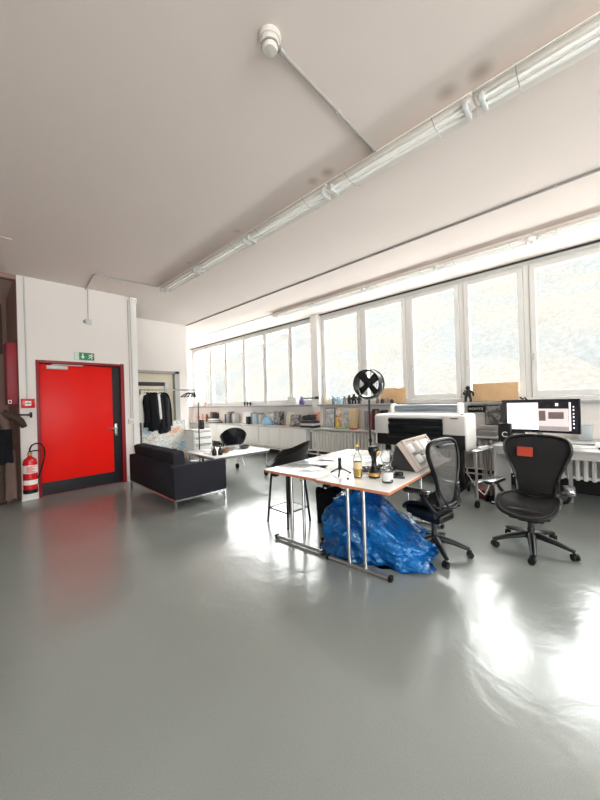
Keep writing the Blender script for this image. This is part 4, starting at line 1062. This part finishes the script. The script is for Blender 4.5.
for i, (x, y, w, d, m, lab) in enumerate(((4.82, .40, .10, .05, 'dark_grey', 'small dark card reader on the desk left of the keyboard'), (5.20, .22, .16, .22, 'mid_grey', 'grey notebook on the desk behind the keyboard'), (4.74, .80, .16, .22, 'paper', 'white notepad on the desk in front of the small speaker'), (5.26, .42, .14, .10, 'pale_grey', 'grey hard drive on the desk under the monitor'))):
    flat('notebook' if 'note' in lab else ('hard_drive' if 'drive' in lab else 'card_reader'), lab, 'notebook' if 'note' in lab else 'device', m, x, y, DT, w, d, .02, .1 * i)
o = MB().lathe([(0, 0), (.03, 0), (.055, .012), (.055, .022), (0, .03)], 18).build('puck_mouse', 'black_plastic'); o.location = (4.75, .86, DT + .0); tag(o, 'round black puck lying on the desk by the trolley', 'device')
conduit('loose white cable hanging from the trolley to the floor', [(4.45, 1.30, .40), (4.52, 1.22, .22), (4.60, 1.15, .12), (4.66, 1.12, .20), (4.74, 1.10, .32), (4.85, 1.08, .36)], .006, 'trim_label')
o = MB().box(-.14, .14, -.10, .10, 0, .12, .006).build('box', 'dark_red'); o.location = (4.95, 1.22, 0); tag(o, 'dark red box on the floor behind the trolley legs', 'box')
# books and folders between printer and monitor, stacked on the desk's left end
for i, (x, y, z0, w, d, h, m, lab) in enumerate(((5.25, .92, DT, .22, .30, .06, 'dark_grey', 'dark thick folder at the bottom of the stack left of the small speaker'), (5.24, .93, DT + .061, .20, .28, .04, 'pale_grey', 'pale book in the middle of the stack left of the small speaker'), (5.25, .92, DT + .102, .18, .24, .05, 'dark_grey', 'dark book on top of the stack left of the small speaker'))):
    flat('book', lab, 'book', m, x, y, z0, w, d, h, .1 * i, 'books stacked beside the speaker')

# ------------------------------------------------------------------ worktop, cabinets and radiators along the windows
WZ = .765; WX = 5.48
struct_w = tag(MB().box(WX, XW - .002, 1.03, YE - .02, WZ - .03, WZ, .004).box(WX, XW - .002, Y0 + .02, 1.028, WZ - .03, WZ, .004).build('worktop', 'zinc_light'), 'long pale grey worktop running under the window sill', 'worktop')
cab = None; lc = ['fifth', 'fourth', 'third', 'second', 'first']
yy = [9.30, 8.45, 7.60, 6.80, 5.95, 5.06]
for i in range(5):
    a, b = yy[i + 1], yy[i]
    t = thing('low_cabinet', 'white low cabinet under the worktop, %s to the left of the ribbed radiator' % lc[i], 'cabinet', (WX + .02, (a + b) / 2, 0), 0, 'white low cabinets under the worktop')
    hw = (b - a) / 2 - .004
    MB().box(.022, .36, -hw, hw, .20, WZ - .035, .003).build('carcass', 'cabinet_paint', t, smooth=False)
    for s in (-1, 1):
        dr = MB().box(0, .02, min(0, s * hw) + .003, max(0, s * hw) - .003, .205, WZ - .04, .003).build('door', 'cabinet_paint', t)
        MB().box(-.012, 0, s * .05 - .01, s * .05 + .01, .30, .33, .003).build('door_knob', 'pale_grey', dr)
    for s in (-1, 1): MB().box(.05, .09, s * (hw - .06) - .02, s * (hw - .06) + .02, 0, .2).build('foot', 'grey_paint', t, smooth=False)
def radiator(label, y0, y1, name='radiator'):
    t = thing('radiator', label, 'radiator', (5.60, (y0 + y1) / 2, .18), 0, 'ribbed radiators under the worktop'); L = (y1 - y0)
    n_ = int(L / .08); k = MB()
    for i in range(n_):
        yc = -L / 2 + (i + .5) * L / n_; k.box(-.05, .05, yc - .024, yc + .024, .06, .53, .014, 2)
    k.build('ribs', 'radiator_paint', t)
    MB().box(-.03, .03, -L / 2, L / 2, .075, .115, .01).box(-.03, .03, -L / 2, L / 2, .475, .515, .01).build('headers', 'radiator_paint', t)
    MB().cyl((-.01, L / 2 + .005, .50), (-.01, L / 2 + .05, .50), .025).build('valve', 'trim_label', t)
    for s in (-1, 1): MB().box(-.02, .02, s * (L / 2 - .15) - .02, s * (L / 2 - .15) + .02, -.18, .07).build('foot', 'grey_paint', t, smooth=False)
radiator('white ribbed radiator under the worktop left of the printer', 3.30, 4.95)
radiator('white ribbed radiator under the worktop behind the printer', 1.65, 3.20)
radiator('white ribbed radiator under the worktop behind the steel trolley', .75, 1.55)
radiator('white ribbed radiator under the desk at the right photo edge', -.9, .65)
for z_, lab in ((.27, 'upper thin heating pipe running low along the window wall'), (.19, 'lower thin heating pipe running low along the window wall')):
    pp = conduit(lab, [(5.46, 8.6, z_), (5.46, 1.3, z_)], .012, 'radiator_paint')
    for y_ in (1.6, 3.25, 5.0, 7.0, 8.5): MB().box(5.455, 5.465, y_ - .012, y_ + .012, 0, z_ - .008).build('pipe_bracket', 'radiator_paint', pp)

# things standing along the worktop: (name, category, label, y0, y1, height, depth, material, x, lean)
def upright(name, cat, label, y0, y1, h, d, m, x=5.80, lean=4, z=WZ, group=None, frame=None):
    t = thing(name, label, cat, (x, (y0 + y1) / 2, z), 0, group) if frame else None
    hw = (y1 - y0) / 2
    if frame:
        MB().at(0, 0, 0, 0, 0, R(lean)).box(-d / 2 - .003, -d / 2, -hw + .012, hw - .012, .014, h - .012).build('picture', m, t, smooth=False)
        MB().at(0, 0, 0, 0, 0, R(lean)).box(-d / 2, d / 2, -hw, hw, .002, h, .002).build('backing', frame, t)
        return t
    o = MB().at(0, 0, 0, 0, 0, R(lean)).box(-d / 2, d / 2, -hw, hw, .002, h, min(.004, d * .2)).build(name, m); o.location = (x, (y0 + y1) / 2, z)
    return tag(o, label, cat, group)
def toy(name, label, cat, m, x, y, z, h, w, m2=None, group=None):
    # small figurine: feet, body, head, arms
    t = thing(name, label, cat, (x, y, z), R(90 + rnd.uniform(-30, 30)), group)
    MB().tube([(-w * .22, 0, 0), (-w * .2, 0, h * .25), (-w * .12, 0, h * .45)], w * .12, 8).tube([(w * .22, 0, 0), (w * .2, 0, h * .25), (w * .12, 0, h * .45)], w * .12, 8).tube([(0, 0, h * .40), (0, 0, h * .6), (0, 0, h * .76)], w * .2, 10, rs=[w * .2, w * .27, w * .16]).tube([(-w * .22, 0, h * .70), (-w * .42, -w * .12, h * .52), (-w * .36, -w * .22, h * .38)], w * .09, 8).tube([(w * .22, 0, h * .70), (w * .42, -w * .12, h * .55), (w * .40, -w * .25, h * .46)], w * .09, 8).build('body', m, t, angle=60)
    MB().ball((0, 0, h * .87), w * .19, w * .19, h * .13).build('head', m2 or m, t)
    return t
G = 'books and frames on the worktop'
toy('figurine', 'orange figurine at the far left end of the worktop', 'figurine', 'orange', 5.72, 10.40, WZ, .30, .22)
toy('figurine', 'pink figurine second from the far left end of the worktop', 'figurine', 'pink', 5.72, 10.08, WZ, .28, .22)
toy('figurine', 'brown figurine third from the far left end of the worktop', 'figurine', 'brown', 5.72, 9.80, WZ, .27, .20)
upright('book', 'book', 'dark brown book standing right of the figurines on the worktop', 9.47, 9.58, .34, .22, 'brown', group=G)
upright('book', 'book', 'black book standing right of the dark brown book', 9.35, 9.45, .30, .22, 'dark_grey', group=G)
for i, (m, lab) in enumerate((('dark_grey', 'bottom'), ('pale_grey', 'second'), ('mid_grey', 'third'), ('paper', 'top'))):
    flat('magazine', '%s magazine of the low stack at the left of the worktop' % lab, 'magazine', m, 5.62, 9.12 + .03 * i, WZ + .031 * i, .24, .46 - .05 * i, .03, .1 * (i % 2), 'magazines stacked on the worktop')
upright('canvas_board', 'canvas', 'cream board leaning on the wall behind the magazine stack', 8.82, 9.08, .36, .02, 'cream', 5.85)
bk = [('dark_grey', .28), ('grey_blue', .31), ('mid_grey', .35), ('dark_grey', .29), ('brown', .26), ('pale_grey', .30)]
lb2 = ['black book, leftmost of the row before the white frame', 'blue-grey book, second in the row before the white frame', 'tall grey book in the middle of the row before the white frame', 'black book right of the tall grey one, before the white frame', 'short brown book in the row before the white frame', 'pale book next to the white frame, on its left']
for i, (m, h_) in enumerate(bk):
    y_ = 8.68 - i * .085; upright('book', 'book', lb2[i], y_ - .075, y_, h_, .20, m, 5.78, 0, group=G)
upright('picture_frame', 'picture', 'white picture frame standing on the left half of the worktop', 7.44, 7.92, .36, .02, 'paper', 5.80, 6, frame='pale_grey')
upright('box', 'box', 'small dark box standing right of the white picture frame', 7.36, 7.48, .22, .12, 'dark_grey', 5.66, 0)
bk = [('grey_blue', .32), ('pale_grey', .30), ('sky_blue', .29), ('mid_grey', .32), ('pale_grey', .28)]
lb2 = ['blue-grey book, first right of the white frame', 'pale book, second right of the white frame', 'light blue book, third right of the white frame', 'grey book, fourth right of the white frame', 'pale short book just left of the brown frame']
for i, (m, h_) in enumerate(bk):
    y_ = 7.36 - i * .09; upright('book', 'book', lb2[i], y_ - .08, y_, h_, .20, m, 5.78, 0, group=G)
upright('picture_frame', 'picture', 'brown-framed picture behind the blue cloth bag on the worktop', 6.44, 6.90, .33, .02, 'grey_print', 5.82, 6, frame='brown')
o = MB(); 
o.lathe([(0, 0), (.12, 0), (.15, .05), (.13, .13), (.06, .19), (.045, .22), (.07, .25), (0, .24)], 20); b_ = o.build('cloth_bag', 'sky_blue', angle=60); b_.location = (5.62, 6.58, WZ); tag(b_, 'light blue tied cloth bag on the worktop', 'bag')
upright('book', 'book', 'big dark book standing on the worktop right of the blue bag', 6.14, 6.38, .37, .16, 'dark_print', 5.74, 4, group=G)
upright('picture_frame', 'picture', 'cream picture standing right of the big dark book', 5.76, 6.02, .34, .02, 'cream', 5.80, 6, frame='white_paint')
upright('picture_frame', 'picture', 'black and white photograph standing left of the black pile', 5.44, 5.80, .29, .02, 'dark_print', 5.72, 8, frame='mid_grey')
for i, (w_, m, lab) in enumerate(((.44, 'black_plastic', 'black bag lying at the bottom of the dark pile by the pier'), (.40, 'pale_grey', 'pale folder in the dark pile by the pier, second from the bottom'), (.38, 'dark_grey', 'dark grey folder in the dark pile by the pier, third from the bottom'))):
    flat('folder', lab, 'folder', m, 5.62, 5.03, WZ + .05 * i, .24, w_, .049, .06 * i)
tg = MB(); q = random.Random(5); P = [(q.uniform(-.10, .10), q.uniform(-.18, .18), .02 + .13 * q.random()) for i in range(40)]
b_ = tg.tube(P, .012, 6).build('cable_heap', 'dark_grey'); b_.location = (5.62, 5.03, WZ + .150); tag(b_, 'dark tangled cables on top of the pile by the pier', 'cable')
upright('box', 'box', 'salmon red box standing against the pier on the worktop', 4.86, 5.02, .36, .05, 'pink', 5.76, 3)
for i, (y_, m, w_, d_, lab) in enumerate(((6.75, 'paper', .22, .40, 'white papers lying in front of the brown frame'), (6.30, 'sky_blue', .20, .34, 'light blue folder lying in front of the big dark book'), (5.85, 'pink', .18, .22, 'pinkish book lying in front of the cream picture'), (5.50, 'brown', .16, .20, 'dark brown wallet lying in front of the black and white photograph'), (4.45, 'paper', .20, .30, 'white sheets lying right of the pier'), (7.6, 'paper', .18, .4, 'white papers lying in front of the white frame'))):
    flat('document', lab, 'paper', m, 5.59, y_, WZ + .0005, w_, d_, .012, .05 * i)
upright('picture_frame', 'picture', 'dark grey framed picture just right of the pier under the sill', 4.46, 4.73, .44, .02, 'grey_print', 5.82, 4, frame='dark_grey')
upright('picture_frame', 'picture', 'white poster with an orange drawing behind the yellow bottle', 4.25, 4.44, .46, .02, 'warm_print', 5.83, 4, frame='white_paint')
t = thing('sauce_bottle', 'slim yellow bottle standing on the worktop right of the pier', 'bottle', (5.70, 4.31, WZ))
MB().lathe([(0, 0), (.03, 0), (.032, .15), (.014, .20), (.013, .25), (0, .25)], 18).build('body', 'yellow', t)
MB().cyl((0, 0, .25), (0, 0, .285), .016).build('cap', 'red_thing', t)
upright('picture_frame', 'picture', 'pale grey framed picture between the orange poster and the tan box', 3.99, 4.23, .44, .02, 'grey_print', 5.82, 4, frame='cream')
upright('box', 'box', 'tall tan cardboard box standing under the sill left of the fan pole', 3.79, 3.97, .43, .10, 'kraft', 5.74, 0)
upright('paper_sheet', 'paper', 'white sheet propped up right of the tan box', 3.60, 3.78, .38, .012, 'paper', 5.83, 4)
upright('ring_binder', 'binder', 'grey ring binder propped left of the fan pole', 3.50, 3.58, .38, .20, 'mid_grey', 5.76, 0)
flat('cutting_mat', 'green cutting mat lying on the worktop right of the pier', 'mat', 'green_mat', 5.62, 4.05, WZ + .0005, .22, .55, .004, 0)
flat('wallet', 'small red pouch lying at the worktop front edge by the fan', 'pouch', 'red_thing', 5.56, 3.78, WZ + .006, .08, .16, .03, .1)
bk = [('red_thing', .30), ('dark_grey', .36), ('brown', .33), ('red_thing', .28), ('dark_grey', .34)]
lb2 = ['red book just right of the fan pole', 'black book second right of the fan pole', 'brown book third right of the fan pole', 'short red book fourth right of the fan pole', 'black book just left of the printer roll']
for i, (m, h_) in enumerate(bk):
    y_ = 3.48 - i * .068; upright('book', 'book', lb2[i], y_ - .06, y_, h_ + .06, .18, m, 5.78, 0, group=G)
# under the sill at the right
t = thing('name_sign', 'black sign with white lettering below the sill right of the printer', 'sign', (5.84, 1.545, 1.178))
MB().box(-.015, .015, -.125, .125, -.055, .055, .002).build('board', 'black_plastic', t)
text_mesh('SIGAVYX', .054, 'trim_label', 'lettering', t, (-.0155, 0, 0), (R(90), 0, R(-90)))
upright('picture_frame', 'picture', 'dark framed picture under the sill between the sign and the monitor', 1.185, 1.415, .32, .02, 'photo_print', 5.84, 2, .915, frame='dark_grey')
struct_ = tag(MB().box(5.81, 5.90, 1.10, 1.50, .895, .914, .002).build('wall_shelf', 'white_paint'), 'short white ledge holding the dark framed picture', 'shelf')
t = upright('storage_tin', 'tin', 'pale blue-grey tin box on the desk back right of the monitor', .13, .26, .20, .12, 'tin_blue', 5.70, 0, WZ)
flat('scanner', 'flat grey scanner on the worktop between printer and monitor', 'scanner', 'mid_grey', 5.70, 1.42, WZ, .30, .42, .08, 0)
# on the sill
SZ = 1.2955
t = thing('carton', 'white carton with dark dots on the sill left of the pier', 'carton', (5.83, 5.78, SZ))
MB().box(-.05, .05, -.15, .15, 0, .20, .004).build('body', 'white_paint', t)
k = MB()
for i in range(8): k.box(-.052, -.05, -.13 + .035 * i, -.115 + .035 * i, .06 + .05 * (i % 3), .075 + .05 * (i % 3))
k.build('print', 'dark_grey', t, smooth=False)
b_ = MB().lathe([(0, 0), (.05, 0), (.07, .05), (.075, .09), (.05, .14), (.03, .17), (.04, .20), (.03, .20), (0, .17)], 20).build('vase', 'purple'); b_.location = (5.83, 5.47, SZ); tag(b_, 'purple vase on the sill left of the pier', 'vase')
t = thing('model_rifle', 'long dark toy lying across a clear stand on the sill beside the pier', 'toy', (5.76, 5.22, SZ))
MB().box(-.012, .012, -.30, .13, .14, .17, .004).box(-.016, .016, -.36, -.25, .125, .19, .006).cyl((0, .13, .155), (0, .20, .155), .009).build('body', 'dark_grey', t)
MB().box(-.02, .02, -.03, .07, 0, .012, .002).cyl((0, .02, .012), (0, .02, .14), .008).build('stand', 'pale_grey', t)
b_ = MB().lathe([(0, 0), (.055, 0), (.055, .14), (.03, .18), (.022, .25), (0, .25)], 20).build('bottle', 'cream'); b_.location = (5.83, 4.70, SZ); tag(b_, 'cream bottle on the sill just right of the pier', 'bottle')
b_ = MB().lathe([(0, 0), (.05, 0), (.05, .10), (.02, .14), (.02, .21), (0, .21)], 20).build('bottle', 'cream'); b_.location = (5.83, 4.585, SZ); tag(b_, 'shorter cream bottle on the sill left of the blue figurines', 'bottle')
toy('figurine', 'blue figurine on the sill, left one of the pair', 'figurine', 'grey_blue', 5.82, 4.48, SZ, .19, .16)
toy('figurine', 'blue figurine on the sill, right one of the pair', 'figurine', 'sky_blue', 5.82, 4.34, SZ, .18, .15)
toy('figurine', 'grey figurine on the sill left of the black cluster', 'figurine', 'mid_grey', 5.82, 4.17, SZ, .18, .15)
toy('figurine', 'black figurine on the sill left of the fan, left one of three', 'figurine', 'dark_grey', 5.82, 4.04, SZ, .20, .17)
toy('figurine', 'black figurine on the sill left of the fan, middle one of three', 'figurine', 'black_plastic', 5.82, 3.92, SZ, .22, .17)
toy('figurine', 'black figurine on the sill left of the fan, right one of three', 'figurine', 'dark_grey', 5.82, 3.79, SZ, .17, .15)
for i, (y_, h_, m, lab) in enumerate(((3.34, .12, 'brown', 'small brown jar on the sill right of the fan, leftmost'), (3.24, .09, 'dark_grey', 'small black jar on the sill right of the fan'), (3.14, .11, 'mid_grey', 'small grey jar on the sill in front of the cardboard'), (3.03, .08, 'dark_grey', 'small black jar on the sill under the cardboard'))):
    b_ = MB().lathe([(0, 0), (.03, 0), (.036, h_ * .3), (.032, h_ * .75), (.018, h_ * .8), (.02, h_), (0, h_)], 16).build('jar', m); b_.location = (5.80, y_, SZ); tag(b_, lab, 'jar')
def board(label, y0, y1, h, m, x, lean):
    o = MB().at(0, 0, 0, 0, 0, R(lean)).box(-.008, .008, -(y1 - y0) / 2, (y1 - y0) / 2, 0.002, h, .002).build('cardboard_sheet', m); o.location = (x, (y0 + y1) / 2, SZ); return tag(o, label, 'board')
board('plain brown cardboard sheet leaning on the window behind the fan', 2.78, 3.32, .30, 'plywood', 5.88, 5)
board('wide light wooden board leaning on the window beside the black figurine', .96, 1.60, .295, 'plywood', 5.86, 4)
toy('figurine', 'black statuette on the sill left of the wide wooden board', 'figurine', 'black_plastic', 5.83, 1.66, SZ, .27, .18)
b_ = MB().tube([(0, 0, .01), (0, .03, .05), (0, .06, .03), (0, .09, .06)], .012, 8).build('clamp', 'black_plastic'); b_.location = (5.80, .84, SZ); tag(b_, 'tiny black clamp on the sill above the monitor', 'clamp')
toy('figurine', 'small black figurine on the left sill, first of the trio', 'figurine', 'black_plastic', 5.84, 7.83, SZ, .12, .12)
toy('figurine', 'small black figurine on the left sill, middle of the trio', 'figurine', 'dark_grey', 5.84, 7.70, SZ, .13, .12)
toy('figurine', 'small black figurine on the left sill, last of the trio', 'figurine', 'black_plastic', 5.84, 7.56, SZ, .11, .12)
toy('figurine', 'cream figurine at the far left end of the sill', 'figurine', 'cream', 5.84, 10.42, SZ, .24, .2)
toy('figurine', 'pinkish figurine near the far left end of the sill', 'figurine', 'pink', 5.84, 10.08, SZ, .20, .2)

# ------------------------------------------------------------------ light
wd = bpy.data.worlds.new('overcast'); SC.world = wd; wd.use_nodes = True
nt = wd.node_tree; N = nt.nodes; L = nt.links; bg = N['Background']
tc = N.new('ShaderNodeTexCoord'); nz = N.new('ShaderNodeTexNoise'); nz.inputs['Scale'].default_value = 2.5; nz.inputs['Detail'].default_value = 5
L.new(tc.outputs['Generated'], nz.inputs['Vector'])
rp = N.new('ShaderNodeValToRGB'); rp.color_ramp.elements[0].position = .35; rp.color_ramp.elements[0].color = (.97, .98, .97, 1); rp.color_ramp.elements[1].position = .65; rp.color_ramp.elements[1].color = (1, 1, .97, 1)
L.new(nz.outputs['Fac'], rp.inputs['Fac']); L.new(rp.outputs['Color'], bg.inputs['Color']); bg.inputs['Strength'].default_value = 3.4
def portal(y0, y1, x, face):
    l = bpy.data.lights.new('window_portal', 'AREA'); l.shape = 'RECTANGLE'; l.size = 2.1; l.size_y = y1 - y0
    o = bpy.data.objects.new('window_portal', l); COL.objects.link(o); o.location = (x, (y0 + y1) / 2, 2.34)
    o.rotation_euler = (0, R(90) * face, 0); l.cycles.is_portal = True
portal(5.1, YE, XW + .3, 1); portal(-4.1, 4.885, XW + .3, 1)
portal(-4.2, -2.2, X0 - .2, -1)

l = bpy.data.lights.new('window_portal', 'AREA'); l.shape = 'RECTANGLE'; l.size = SX1 - SX0; l.size_y = 2.3
o = bpy.data.objects.new('window_portal', l); COL.objects.link(o); o.location = ((SX0 + SX1) / 2, Y0 - .2, 2.05); o.rotation_euler = (R(90), 0, 0); l.cycles.is_portal = True
SC.view_settings.view_transform = 'Standard'; SC.view_settings.look = 'None'; SC.view_settings.gamma = 1.0
SC.view_settings.use_curve_mapping = False; SC.view_settings.exposure = 2.12
SC.cycles.use_denoising = True
SC.cycles.max_bounces = 10; SC.cycles.diffuse_bounces = 6; SC.cycles.transparent_max_bounces = 24; SC.cycles.sample_clamp_indirect = 8
